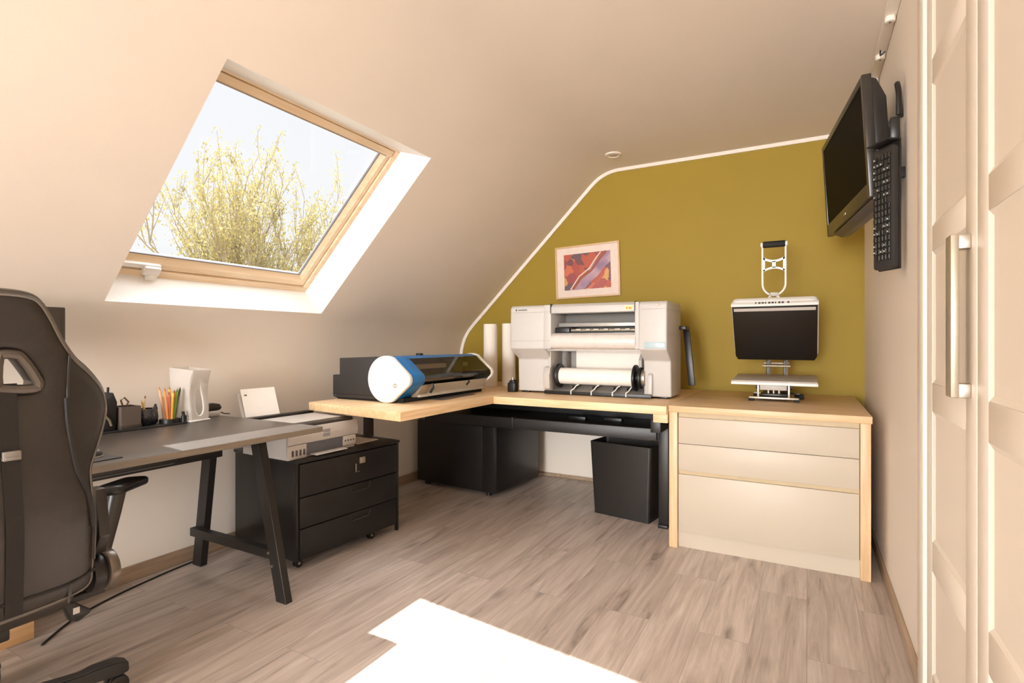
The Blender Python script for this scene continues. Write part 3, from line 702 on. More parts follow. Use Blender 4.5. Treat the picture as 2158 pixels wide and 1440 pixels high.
# smooth the half outline with a Catmull pass
def catmull(pts, n=4, closed=False):
    out = []; k = len(pts)
    for i in range(k if closed else k-1):
        p0 = pts[i-1] if (closed or i > 0) else pts[0]; p1 = pts[i]; p2 = pts[(i+1) % k]; p3 = pts[(i+2) % k] if (closed or i+2 < k) else pts[-1]
        for j in range(n):
            t = j/n
            out.append(tuple(.5*((2*b)+(-a+c)*t+(2*a-5*b+4*c-d)*t*t+(-a+3*b-3*c+d)*t**3) for a, b, c, d in zip(p0, p1, p2, p3)))
    if not closed: out.append(tuple(pts[-1]))
    return out
hf = catmull(half, 3)
outline = hf[:-1] + [(-x, z) for x, z in hf[::-1]][:-1]
outline = [q for i, q in enumerate(outline) if i == 0 or (Vector(q)-Vector(outline[i-1])).length > 1e-4]
holeR = catmull([(.024, 1.053), (.080, 1.048), (.088, 1.057), (.084, 1.070), (.056, 1.117), (.046, 1.124), (.024, 1.126), (.018, 1.118), (.018, 1.060)], 3, True)
holeL = [(-x, z) for x, z in holeR]
def cbend(co):
    """lateral x, thickness y, height z -> world, wings curve forward, back leans"""
    l, t, z = co.x, co.y, co.z
    lean = -1.795 + (z-.46)*.085 + .035*math.exp(-((z-.72)/.22)**2)
    wing = -max(0, abs(l)-.13)**1.5*1.1*math.exp(-((z-.98)/.22)**2) - max(0, abs(l)-.15)**1.5*.6*math.exp(-((z-.6)/.22)**2)
    puff = .012*math.cos(min(1, abs(l)/.25)*PI/2)
    return Vector((lean+wing+(t+puff if t > 0 else t*(1+.25*math.exp(-((z-.6)/.25)**2))), CY+l, z))
sl = [((0, 0, .5+.06*i), (0, 0, 1)) for i in range(14)] + [((x, 0, 0), (1, 0, 0)) for x in (-.24, -.2, -.16, -.1, 0, .1, .16, .2, .24)]
back = build('backrest', MB().plate(outline, [holeR, holeL], .095, .036, 5, slices=sl, bend=cbend), leather, ch, world=True, smooth=50)
pip = M('grey piping', (104, 98, 92), .18, spec=.7)
def onback(l, z, lift=0.): return cbend(Vector((l, .0475+lift, z)))
def ins(loop, d):
    out = []
    k = len(loop)
    for i in range(k):
        a, c, e = Vector(loop[i-1]), Vector(loop[i]), Vector(loop[(i+1) % k]); t = (e-a).normalized(); out.append(c + Vector((t.y, -t.x))*d)
    return out
edge = [cbend(Vector((p.x, .012, p.y))) for p in ins(outline, -.001)]
build('edge_piping', MB().tube(edge, .0045, 6, closed=True), pip, back, world=True)
edge2 = [cbend(Vector((p.x, .040, p.y))) for p in ins(outline, .012)]
build('edge_seam', MB().tube(edge2, .0034, 6, closed=True), pip, back, world=True)
for s in (1, -1):
    pts = catmull([(.158*s, 1.125), (.156*s, 1.06), (.156*s, 1.02), (.162*s, .925), (.181*s, .811), (.212*s, .735), (.226*s, .66), (.232*s, .56)], 4)
    build('side_seam', MB().tube([onback(x, z, .001) for x, z in pts], .0035, 6), leather, back, world=True)
    p2 = catmull([(.153*s, 1.015), (.159*s, .93), (.177*s, .82), (.207*s, .742), (.221*s, .66)], 4)
    build('zip_flap', MB().tube([onback(x, z, .001) for x, z in p2], .0065, 6), M('black zip tape', (26, 23, 21), .6), back, world=True)
    # frame round the headrest opening
    hl = holeR if s > 0 else holeL
    for_ = [cbend(Vector((p.x, .046, p.y))) for p in [Vector(q)+ (Vector(q)-Vector((.05*s, 1.085))).normalized()*.005 for q in hl]]
    build('opening_frame', MB().tube(for_, .0115, 8, closed=True), M('opening frame plastic', (84, 76, 68), .32), back, world=True)
    # webbing strap with its buckle
    sp_ = MB()
    ctr = [(.031*s, 1.06), (.032*s, 1.0), (.036*s, .88), (.045*s, .70), (.057*s, .48)]
    ptsA = catmull(ctr, 5)
    for (xa, za), (xb, zb) in zip(ptsA, ptsA[1:]):
        q = []
        for x, z in ((xa, za), (xb, zb)):
            for dx in (-.017, .017):
                q.append((onback(x+dx, z, .004), onback(x+dx, z, .0055)))
        sp_.quad(q[0][1], q[1][1], q[3][1], q[2][1]); sp_.quad(q[0][0], q[2][0], q[3][0], q[1][0])
        sp_.quad(q[0][0], q[0][1], q[2][1], q[2][0]); sp_.quad(q[1][0], q[3][0], q[3][1], q[1][1])
    strap = build('strap', sp_, fabric, ch, world=True, smooth=0)
    bx_ = onback(.036*s, .885, .009)
    build('buckle', MB().box(bx_.x-.008, bx_.x+.006, bx_.y-.017, bx_.y+.017, bx_.z-.009, bx_.z+.013, .002).box(bx_.x+.004, bx_.x+.010, bx_.y-.014, bx_.y+.012, bx_.z-.006, bx_.z, .001), greyd, strap, world=True)
# lower seam band
ls = catmull([(-.238, .528), (-.18, .516), (-.1, .515), (0, .518), (.1, .515), (.18, .516), (.238, .528)], 4)
build('lower_seam', MB().tube([onback(x, z, .001) for x, z in ls], .004, 6), M('black zip tape', (26, 23, 21)), back, world=True)
build('lower_seam', MB().tube([onback(.176, z, .001) for z in (.517, .5, .48, .462)], .0035, 6), leather, back, world=True)
# seat
seat = MB().plate(rrect(-.255, .255, -.24, .24, .07, 5), [], .11, .045, 4)
seat.xf(Matrix.Translation((-2.075, CY, .445)) @ Matrix(((0, 0, 1, 0), (1, 0, 0, 0), (0, 1, 0, 0), (0, 0, 0, 1))))
build('seat', seat, leather, ch, world=True)
# recliner hinge and its bracket on both sides
for s in (1, -1):
    yb = CY+.262*s
    br = [(-1.845, .735), (-1.795, .735), (-1.775, .64), (-1.770, .60), (-1.80, .545), (-1.87, .545), (-1.855, .61)]
    build('recliner_bracket', MB().prism(br, 'y', min(yb, yb+.030*s), max(yb, yb+.030*s), .006), leather, ch, world=True)
    build('hinge', MB().cyl((-1.83, yb-.005*s, .485), (-1.83, yb+.030*s, .485), .052, n=28, bev=.004), blackp, ch, world=True)
    build('hinge_cover', MB().cyl((-1.825, yb+.030*s, .487), (-1.825, yb+.058*s, .487), .057, n=32, bev=.006), M('hinge cover grey', (112, 103, 94), .3, metal=.6), ch, world=True)
# arm rests
for s in (1, -1):
    m = Matrix.Translation((-2.02, CY+.435*s, .676)) @ Matrix.Rotation(math.radians(-42*s), 4, 'Z') @ Matrix.Rotation(math.radians(-7), 4, 'Y')
    pad = MB().plate(rrect(-.175, .135, -.042, .042, .035, 5), [], .030, .012, 4)
    pad.xf(m @ Matrix.Rotation(-PI/2, 4, 'X'))
    ap = build('armrest_pad', pad, blackp, ch, world=True)
    build('armrest_stem', MB().tube([(-1.96, CY+.335*s, .40), (-1.97, CY+.35*s, .47), (-2.00, CY+.40*s, .60), (-2.005, CY+.415*s, .664)], [.028, .025, .025, .027], 12), M('armrest stem grey', (58, 52, 47), .35), ch, world=True)
    build('armrest_arm', MB().box(-1.99, -1.93, min(CY+.1*s, CY+.35*s), max(CY+.1*s, CY+.35*s), .375, .395, .004), blackm, ch, world=True)
# mechanism, lever, gas lift and star base
build('mechanism', MB().box(-2.19, -1.93, CY-.09, CY+.12, .335, .390, .006), blackm, ch, world=True)
lv = MB().tube([(-1.96, CY+.06, .385), (-1.90, CY+.17, .40), (-1.89, CY+.215, .402)], .007, 8)
build('lever', lv, blackm, ch, world=True)
lp = MB().prism([(.735, .408), (.765, .400), (.808, .362), (.806, .352), (.776, .338), (.758, .346)], 'x', -1.905, -1.875, .004)
pad_ = build('lever_paddle', lp, blackp, ch, world=True)
build('paddle_label', MB().box(-1.8748, -1.8735, .762, .778, .365, .383), lgrey, pad_, world=True, smooth=0)
build('gas_lift', MB().cyl((-2.06, .575, .10), (-2.06, .575, .22), .030, n=20).cyl((-2.06, .575, .22), (-2.06, .575, .345), .018, n=20), blackm, ch, world=True)
build('hub', MB().cyl((-2.06, .575, .075), (-2.06, .575, .14), .055, .045, n=24, bev=.004), blackp, ch, world=True)
for k in range(5):
    a = math.radians(82+72*k); dx, dy = math.cos(a), math.sin(a)
    b = bmesh.new(); rings = []
    for rr, w_, z0, z1 in ((.03, .034, .085, .135), (.15, .030, .082, .122), (.27, .026, .078, .108), (.30, .032, .072, .112), (.365, .033, .064, .108), (.395, .026, .064, .094)):
        rings.append([b.verts.new((-2.06+dx*rr-dy*u, .575+dy*rr+dx*u, z)) for u, z in ((-w_, z0), (w_, z0), (w_*.72, z1), (-w_*.72, z1))])
    for A, B in zip(rings, rings[1:]):
        for j in range(4): b.faces.new((A[j], A[(j+1) % 4], B[(j+1) % 4], B[j]))
    b.faces.new(rings[0][::-1]); b.faces.new(rings[-1]); bmesh.ops.recalc_face_normals(b, faces=b.faces)
    bmesh.ops.bevel(b, geom=list(b.edges), offset=.004, segments=2, affect='EDGES')
    mb = MB(); mb._merge(b)
    leg = build('base_leg', mb, blackp, ch, world=True)
    cx, cy = -2.06+dx*.365, .575+dy*.365
    ca = build('caster', MB().cyl((cx-dy*.027, cy+dx*.027, .03), (cx-dy*.006, cy+dx*.006, .03), .030, n=24, bev=.004).cyl((cx+dy*.006, cy-dx*.006, .03), (cx+dy*.027, cy-dx*.027, .03), .030, n=24, bev=.004).cyl((cx, cy, .03), (cx, cy, .068), .008, n=10), blackp, leg, world=True)
cr = recenter(build('wooden_box', MB().box(-2.84, -2.655, .42, .952, 0, .115, .002), wood('pale box wood', (214, 168, 118), (228, 184, 134), (238, 200, 152), 'y', .5)))
tag(cr, 'low pale wooden box on the floor behind the gaming chair', 'box')
cp = catmull([(-2.56, .94, .004), (-2.63, 1.02, .004), (-2.70, 1.12, .004), (-2.76, 1.28, .004), (-2.80, 1.45, .004), (-2.825, 1.60, .004), (-2.835, 1.72, .004)], 4)
tag(recenter(build('power_cable', MB().tube(cp, .004, 6), blackp)), 'black power cable lying on the floor along the left skirting', 'cable')

# ------------------------------------------------------------------ vinyl printer with blue hood on the worktop arm
WT = .80
vp = thing('vinyl_printer', 'long blue and black vinyl printer with round white end caps on the pine worktop', 'printer', (-2.25, 2.88, WT))
def cap_prof(grow=0., cz=.940):
    """rounded body: big circle at the rear, nose to the front (world x, z)"""
    pts = []
    cx, r = -2.170, .139+grow
    for i in range(25):
        a = math.radians(68 + (292-68)*i/24); pts.append((cx+r*math.cos(a), cz+r*math.sin(a)))
    # lower straight to the nose, nose arc, upper straight back
    nx, nr = -2.032, .045+grow
    for i in range(13):
        a = math.radians(-52 + 96*i/12); pts.append((nx+nr*math.cos(a), cz+.0+nr*math.sin(a)))
    return pts
build('end_cap', MB().prism(cap_prof(), 'y', 2.415, 2.445, .006, 3), white, vp, world=True)
build('cap_logo', MB().tube([(-2.095+.008*math.cos(a), 2.4145, .905+.011*math.sin(a)) for a in [2*PI*i/16 for i in range(16)]], .0022, 6, closed=True), M('dull brass', (136, 116, 78), .4, metal=.5), vp, world=True)
bl = MB().prism(cap_prof(-.004), 'y', 2.445, 2.565, .003)
build('hood_end', bl, blue, vp, world=True)
build('end_cap', MB().prism(cap_prof(), 'y', 3.33, 3.365, .006, 3), white, vp, world=True)
# black rear body, stepped
build('rear_body', MB().prism([(-2.578, .955), (-2.636, .953), (-2.636, .838), (-2.60, .815), (-2.25, .815), (-2.25, 1.066), (-2.578, 1.060)], 'y', 2.45, 3.32, .003), M('dark grey casing', (44, 42, 42), .42, amt=.06), vp, world=True)
build('body_seam', MB().box(-2.6375, -2.30, 2.4485, 2.452, .832, .836), rubber, vp, world=True, smooth=0)
build('top_knob', MB().cyl((-2.27, 2.86, 1.06), (-2.27, 2.86, 1.085), .028, .022, n=16), blackp, vp, world=True)
# blue top strip and smoked transparent cover
P = cap_prof(-.006); n0 = len(P)
def arc(pts, y0, y1, th):
    m = MB()
    for a, b in zip(pts, pts[1:]):
        m.quad((a[0], y0, a[1]), (b[0], y0, b[1]), (b[0], y1, b[1]), (a[0], y1, a[1]))
    return m
top = [(-2.34, 1.062), (-2.25, 1.066), (-2.165, 1.074)] + [(-2.110, 1.060)]
build('top_strip', arc(top, 2.565, 3.33, 0), blue, vp, world=True)
nose = [p for p in P[25:38]][::-1]
cov = [(-2.110, 1.060)] + nose[:9]
build('clear_cover', arc(cov, 2.565, 3.33, 0), glass_mat('smoked cover', (.60, .54, .42), .07), vp, world=True)
build('inner_end', MB().prism(cap_prof(-.012), 'y', 3.322, 3.329), M('dark interior', (38, 35, 30), .5), vp, world=True)
build('back_liner', MB().box(-2.25, -2.235, 2.565, 3.33, .82, 1.05), M('dark interior', (38, 35, 30), .5), vp, world=True, smooth=0)
build('print_rail', MB().box(-2.232, -2.19, 2.565, 3.33, .985, 1.015, .003), lgrey, vp, world=True)
build('print_head', MB().box(-2.232, -2.12, 3.05, 3.16, .905, 1.035, .006), blackp, vp, world=True)
build('belt_cover', MB().box(-2.232, -2.13, 2.565, 3.33, .905, .925, .003), M('rail grey', (140, 132, 118), .4, metal=.4), vp, world=True)
build('platen', MB().prism([(-2.232, .868), (-2.10, .868), (-2.04, .835), (-2.04, .826), (-2.232, .826)], 'y', 2.575, 3.325, .003), M('platen white', (206, 198, 184), .4), vp, world=True)
ap_ = build('front_apron', MB().prism([(-2.085, .868), (-2.030, .900), (-2.024, .897), (-2.062, .835), (-2.10, .822), (-2.10, .83)], 'y', 2.66, 3.325, .0), M('apron plastic', (196, 188, 172), .35), vp, world=True, smooth=0)
build('apron_end', MB().prism([(-2.085, .868), (-2.026, .902), (-2.018, .897), (-2.058, .832), (-2.10, .818)], 'y', 2.565, 2.655, .002), M('apron grey', (160, 148, 128), .4), vp, world=True)
build('hold_lever', MB().tube([(-2.012, 2.66, .905), (-2.006, 2.662, .88), (-2.03, 2.664, .85)], .008, 8), blackp, vp, world=True)
build('hold_lever', MB().tube([(-2.012, 3.06, .903), (-2.008, 3.062, .89), (-2.03, 3.064, .87)], .006, 8), blackp, vp, world=True)
build('base', MB().box(-2.62, -2.08, 2.47, 3.34, .80, .826, .004), rubber, vp, world=True)
mt = build('media_guide', MB().prism([(-2.06, 2.70), (-1.975, 2.70), (-1.965, 2.78), (-1.985, 2.95), (-1.985, 3.10), (-2.06, 3.10)], 'z', .8005, .806, .001), M('guide grey', (96, 92, 90), .35), smooth=0)
tag(recenter(mt), 'flat grey media tray lying on the worktop in front of the blue printer', 'tray')
pc = recenter(build('power_cable', MB().tube([(-2.645, 2.52, .86), (-2.665, 2.50, .85), (-2.67, 2.49, .815), (-2.64, 2.50, .805), (-2.60, 2.50, .806)], .006, 8), blackp))
tag(pc, 'short black cable plugged in behind the blue vinyl printer', 'cable')

# two tall white tubes
for nm, lab, x, y, hgt in (('paper_roll', 'tall white paper roll standing between blue printer and second roll', -2.255, 3.755, .505), ('paper_roll', 'tall pale roll standing nearest the big white printer', -2.165, 3.90, .512)):
    t = thing(nm, lab, 'roll', (x, y, WT), group=None)
    build('roll_body', MB().lathe([(.028, 0), (.055, 0), (.056, .004), (.056, hgt-.004), (.055, hgt), (.028, hgt), (.028, 0)], (0, 0, 0), 36), paperm, t)
    build('core', MB().lathe([(.0275, 0), (.0275, hgt+.001), (.024, hgt+.001), (.024, 0), (.0275, 0)], (0, 0, 0), 24), M('cardboard core', (176, 144, 106), .7), t)

# ------------------------------------------------------------------ large white photo printer
lp = thing('large_format_printer', 'big white large format printer holding a paper roll, on the pine worktop', 'printer', (-1.28, 3.5, WT))
def blockp(x0, x1, step=True):
    """side profile (y,z): upper part overhangs, lower part set back"""
    pr = [(3.72, .812), (3.72, 1.395), (3.705, 1.415), (3.325, 1.412), (3.305, 1.392), (3.300, 1.112), (3.420, 1.040), (3.428, .812)]
    return MB().prism(pr, 'x', x0, x1, .010, 3)
build('left_tower', blockp(-1.822, -1.560), pwhite, lp, world=True)
build('right_tower', blockp(-.915, -.742), pwhite, lp, world=True)
seam = M('panel seam', (168, 158, 148), .6)
for q in ((-1.815, -1.515, 3.2985, 3.301, 1.166, 1.168), (-1.815, -1.515, 3.2985, 3.301, 1.112, 1.115), (-1.815, -1.515, 3.2985, 3.301, 1.362, 1.3635), (-.90, -.75, 3.2985, 3.301, 1.362, 1.3635), (-.7435, -.7405, 3.31, 3.715, 1.362, 1.3635), (-.7435, -.7405, 3.31, 3.715, 1.205, 1.2063)):
    build('panel_seam', MB().box(*q), seam, lp, world=True, smooth=0)
build('left_shoulder', MB().box(-1.562, -1.510, 3.302, 3.70, 1.115, 1.41, .004), pwhite, lp, world=True)
build('right_shoulder', MB().box(-.938, -.912, 3.302, 3.70, 1.115, 1.41, .004), pwhite, lp, world=True)
build('top_cover', MB().prism([(3.71, 1.395), (3.70, 1.414), (3.330, 1.414), (3.304, 1.395), (3.302, 1.352), (3.32, 1.349), (3.71, 1.36)], 'x', -1.511, -.937, .004, 2), pwhite, lp, world=True)
build('cover_joint', MB().box(-1.513, -1.509, 3.297, 3.70, 1.352, 1.4155).box(-.940, -.936, 3.297, 3.70, 1.352, 1.4155), M('joint shadow', (70, 64, 60), .6), lp, world=True, smooth=0)
build('rear_case', MB().box(-1.56, -.915, 3.60, 3.70, .83, 1.36), M('case inner', (150, 146, 140), .5), lp, world=True, smooth=0)
# window into the print area
inn_ = M('print bay grey', (116, 112, 106), .45)
build('bay_back', MB().box(-1.51, -.938, 3.56, 3.60, 1.20, 1.352), inn_, lp, world=True, smooth=0)
build('upper_rail', MB().box(-1.505, -.940, 3.42, 3.56, 1.262, 1.290, .004), M('rail silver', (170, 166, 160), .35, metal=.3), lp, world=True)
build('carriage', MB().box(-1.505, -1.40, 3.36, 3.50, 1.215, 1.258, .006), blackp, lp, world=True)
build('carriage_rod', MB().cyl((-1.50, 3.40, 1.238), (-.94, 3.40, 1.238), .012, n=16), chrome, lp, world=True)
build('drive_belt', MB().box(-1.50, -.94, 3.345, 3.40, 1.212, 1.226, .003), M('dark steel', (64, 66, 70), .35, metal=.5), lp, world=True)
hk = MB()
for i, x in enumerate((-1.36, -1.29, -1.235, -1.165, -1.09, -1.02)): hk.box(x, x+.035-.006*(i % 2), 3.374, 3.386, 1.238, 1.247, .001)
build('pinch_roller', hk, M('roller pale', (206, 200, 190), .4), lp, world=True)
# curved output cover below the window
oc = [(3.335, 1.218)] + [(3.335-.045*math.sin(a), 1.165+.050*math.cos(a)) for a in [PI*i/10*.95 for i in range(11)]] + [(3.40, 1.108), (3.44, 1.12), (3.44, 1.21)]
build('output_cover', MB().prism(oc, 'x', -1.512, -.934, .002, 2), M('cover grey white', (218, 210, 204), .35), lp, world=True, smooth=30)
build('cover_pivot', MB().cyl((-1.520, 3.33, 1.19), (-1.510, 3.33, 1.19), .016, n=18).cyl((-.936, 3.33, 1.19), (-.926, 3.33, 1.19), .016, n=18), greyd, lp, world=True)
# roll bay
build('bay_side', MB().box(-1.575, -1.555, 3.40, 3.66, .812, 1.11, .003), lgrey, lp, world=True)
build('bay_side', MB().box(-.905, -.885, 3.44, 3.66, .812, 1.11, .003), M('bay dark', (58, 56, 54), .45), lp, world=True)
build('paper_web', MB().box(-1.44, -.965, 3.585, 3.5865, .86, 1.125), paperm, lp, world=True, smooth=0)
build('bay_top', MB().box(-1.56, -.90, 3.36, 3.60, 1.10, 1.112), lgrey, lp, world=True, smooth=0)
build('bay_floor', MB().prism([(3.40, .812), (3.40, .822), (3.62, .86), (3.62, .812)], 'x', -1.57, -.862), M('tray grey', (150, 145, 140), .45), lp, world=True, smooth=0)
build('bay_lip', MB().box(-1.60, -.86, 3.390, 3.401, .802, .825, .001), blackp, lp, world=True)
# roll and flanges
rc = (3.455, .926)
build('paper_roll', MB().cyl((-1.50, *rc), (-.985, *rc), .056, n=40, bev=.002), paperm, lp, world=True)
build('spindle', MB().cyl((-1.55, *rc), (-.875, *rc), .014, n=16), blackp, lp, world=True)
build('left_flange', MB().cyl((-1.522, *rc), (-1.502, *rc), .084, n=32, bev=.005), blackp, lp, world=True)
build('right_flange', MB().cyl((-.983, *rc), (-.966, *rc), .086, n=32, bev=.005).cyl((-.950, *rc), (-.932, *rc), .070, n=32, bev=.005).cyl((-.966, *rc), (-.95, *rc), .035, n=20), blackp, lp, world=True)
build('spindle_grip', MB().cyl((-.93, *rc), (-.905, *rc), .058, n=28, bev=.004), steel, lp, world=True)
build('roll_guide', MB().prism([(3.52, .98), (3.60, .98), (3.60, 1.09), (3.54, 1.09), (3.50, 1.04)], 'x', -1.50, -1.485, .002), greyd, lp, world=True)
build('roll_guide', MB().prism([(3.50, .95), (3.60, .95), (3.60, 1.09), (3.54, 1.09), (3.48, 1.04)], 'x', -.965, -.945, .002), lgrey, lp, world=True)
build('left_cradle', MB().prism([(3.42, .815), (3.37, .84), (3.362, .93), (3.385, .985), (3.45, .995), (3.46, .815)], 'x', -1.60, -1.55, .006), lgrey, lp, world=True)
build('right_cradle', MB().prism([(3.43, .815), (3.395, .83), (3.40, .95), (3.43, .965), (3.46, .955), (3.46, .815)], 'x', -.885, -.855, .006), pwhite, lp, world=True)
for x in (-1.40, -1.255, -1.11, -1.02):
    build('tray_clip', MB().tube([(x, 3.388, .806), (x, 3.386, .830), (x+.012, 3.41, .842), (x+.018, 3.44, .862), (x+.03, 3.452, .868)], .0045, 6), white, lp, world=True)
    build('tray_rib', MB().box(x-.004, x-.001, 3.41, 3.60, .835, .862), marks, lp, world=True, smooth=0)
build('status_display', MB().box(-.880, -.752, 3.296, 3.302, 1.120, 1.160, .002), M('pale blue display', (176, 196, 202), .25), lp, world=True)
build('maker_mark', MB().cyl((-1.772, 3.2985, 1.380), (-1.772, 3.301, 1.380), .006, n=14).box(-1.757, -1.690, 3.2985, 3.301, 1.3775, 1.3825), marks, lp, world=True, smooth=0)
build('model_mark', MB().box(-.815, -.790, 3.2985, 3.301, 1.380, 1.393, .001).box(-.785, -.772, 3.2985, 3.301, 1.383, 1.390, .001), M('pale grey print', (196, 186, 176), .5), lp, world=True, smooth=0)
stk = build('energy_sticker', MB().box(-1.002, -.950, 3.2995, 3.3035, 1.362, 1.390), M('cream sticker', (240, 222, 170), .5), lp, world=True, smooth=0)
build('sticker_print', MB().box(-.993, -.983, 3.298, 3.2996, 1.366, 1.382).box(-.977, -.957, 3.298, 3.2996, 1.366, 1.380), M('amber print', (206, 150, 48), .5), stk, world=True, smooth=0)
lv = MB(); lm = Matrix.Translation((-.700, 3.775, 1.065)) @ Matrix.Rotation(math.radians(-6.5), 4, 'Y') @ Matrix.Rotation(math.radians(-5), 4, 'X')
lv.box(-.022, .022, -.006, .006, -.20, .20, .004, mat=lm)
build('side_lever', lv, blackp, lp, world=True)
build('lever_pivot', MB().box(-.742, -.700, 3.66, 3.785, 1.242, 1.266, .003), blackp, lp, world=True)
for x in (-1.78, -.80):
    for y in (3.45, 3.64): build('foot', MB().box(x-.03, x+.03, y, y+.05, .80, .813, .003), blackp, lp, world=True)
gd = thing('small_box', 'small black box with a silver knob beside the big printer\'s left foot', 'box', (-1.868, 3.425, WT))
build('box_body', MB().box(-.030, .030, -.03, .03, 0, .066, .006).prism([(-.024, .06), (.024, .06), (.02, .085), (-.004, .088), (-.02, .076)], 'y', -.026, .026, .003), blackp, gd)
build('knob', MB().cyl((.002, -.004, .085), (.002, -.004, .104), .010, n=14).cyl((-.014, -.028, .074), (-.014, -.034, .074), .006, n=10), steel, gd)

# ------------------------------------------------------------------ framed picture
pf = thing('picture_frame', 'framed abstract red and lilac print hanging slightly crooked on the olive wall', 'picture', (-1.607, YG-.001, 1.752), (0, math.radians(-1.6), 0))
w_, h_ = .283, .222
def rectframe(x, z, wd, y0, y1, bev=.002):
    return MB().box(-x, -x+wd, y0, y1, -z, z, bev).box(x-wd, x, y0, y1, -z, z, bev).box(-x+wd, x-wd, y0, y1, z-wd, z, bev).box(-x+wd, x-wd, y0, y1, -z, -z+wd, bev)
build('frame', rectframe(w_, h_, .014, -.022, 0), M('pale wood frame', (214, 178, 136), .4), pf)
build('mount', MB().box(-w_+.014, w_-.014, -.012, -.004, -h_+.014, h_-.014), M('pinkish mount board', (236, 218, 206), .7), pf, smooth=0)
ar = build('print', MB().box(-.205, .205, -.0135, -.012, -.150, .152), art_mat(), pf, smooth=0)
def strip(pts, w):
    m = MB()
    for (xa, za), (xb, zb) in zip(pts, pts[1:]):
        d = Vector((xb-xa, zb-za)).normalized(); n = Vector((-d.y, d.x))*w
        m.quad((xa-n.x, -.0138, za-n.y), (xb-n.x, -.0138, zb-n.y), (xb+n.x, -.0138, zb+n.y), (xa+n.x, -.0138, za+n.y))
    return m
build('pale_stroke', strip([(-.15, -.145), (-.07, -.04), (.02, .02), (.08, .10), (.125, .15)], .005), M('pale stroke', (232, 206, 186), .5), ar, smooth=0)
build('brown_stroke', strip([(-.13, -.145), (-.05, -.05), (.04, .005), (.10, .08), (.17, .15)], .011), M('brown stroke', (160, 84, 58), .5), ar, smooth=0)
build('glass', MB().box(-w_+.012, w_-.012, -.0185, -.0175, -h_+.012, h_-.012), glass_mat('picture glass', gloss=.04), pf, smooth=0)

# ------------------------------------------------------------------ clamshell heat press on the oak cabinet
hp = thing('heat_press', 'open clamshell heat press with black platen and tall white handle on the oak cabinet', 'heat press', (-.176, 3.75, WT))
tb = MB()
tb.box(-.315, -.040, 3.610, 3.635, .812, .826, .003)
build('foot_bar', tb, steel, hp, world=True)
for x in (-.300, -.055):
    build('rubber_foot', MB().box(x-.016, x+.016, 3.605, 3.64, .80, .814, .004), rubber, hp, world=True)
build('foot_bar', MB().box(-.315, -.040, 3.955, 3.98, .812, .826, .003), steel, hp, world=True)
for x in (-.300, -.055):
    build('rubber_foot', MB().box(x-.016, x+.016, 3.95, 3.985, .80, .814, .004), rubber, hp, world=True)
for x in (-.262, -.094):
    build('base_rail', MB().box(x-.008, x+.008, 3.62, 3.97, .812, .826, .002).box(x-.006, x+.006, 3.618, 3.640, .82, .905, .002), steel, hp, world=True)
    build('cross_bolt', MB().cyl((x-.016, 3.66, .885), (x+.016, 3.66, .885), .012, n=14), blackp, hp, world=True)
build('control_box', MB().box(-.252, -.104, 3.60, 3.70, .868, .905, .004), lgrey, hp, world=True)
for x in (-.21, -.18, -.15): build('spring_bolt', MB().cyl((x, 3.70, .835), (x, 3.70, .87), .008, n=12), steel, hp, world=True)
build('base_plate', MB().box(-.25, -.10, 3.66, 3.95, .826, .842, .003), blackp, hp, world=True)
# lower platen, tipped slightly
lm = Matrix.Translation((-.176, 3.56, .905)) @ Matrix.Rotation(math.radians(3.0), 4, 'X')
build('lower_platen', MB().box(-.232, .232, 0, .38, 0, .022, .003, mat=lm), M('silicone pad grey', (178, 170, 160), .5), hp, world=True)
build('platen_edge', MB().box(-.234, .234, -.003, .383, -.004, .012, .003, mat=lm), white, hp, world=True)
# hinge posts and bar
for x in (-.225, -.125):
    build('hinge_post', MB().box(x-.010, x+.010, 3.93, 3.965, .83, 1.10, .002), blackp, hp, world=True)
    build('hinge_strut', MB().cyl((x+.012, 3.915, .93), (x+.012, 3.90, 1.09), .006, n=10), steel, hp, world=True)
build('hinge_bar', MB().cyl((-.255, 3.86, 1.005), (-.092, 3.86, 1.005), .007, n=12), chrome, hp, world=True)
build('hinge_bar', MB().cyl((-.25, 3.945, 1.02), (-.10, 3.945, 1.02), .008, n=12), chrome, hp, world=True)
# upper platen tilted: top nearer the camera
um = Matrix.Translation((-.176, 3.80, 1.045)) @ Matrix.Rotation(math.radians(33), 4, 'X')     # local z up the plate, -y = heat face
build('heat_plate', MB().prism([(-.218, 0), (.218, 0), (.232, .03), (.232, .395), (-.232, .395), (-.232, .03)], 'y', 0, .028, .004, mat=um), M('coated heat plate', (26, 23, 21), .34, amt=.05), hp, world=True)
build('plate_band', MB().box(-.222, .222, -.004, .001, .362, .382, .001, mat=um), lgrey, hp, world=True)
cv = build('cover', MB().prism(rrect(-.238, .238, .01, .415, .03, 4), 'y', .026, .075, .008, 2, mat=um), white, hp, world=True)
build('cover_lip', MB().box(-.238, .238, -.006, .03, .395, .412, .006, mat=um), white, hp, world=True)
pm = MB()
for i in range(9): pm.box(-.10+.018*i, -.10+.018*i+(.012 if i % 3 else .007), .0, .022, .412, .4126, mat=um)
pm.box(.075, .085, .0, .024, .412, .4126, mat=um)
build('cover_print', pm, marks, cv, world=True, smooth=0)
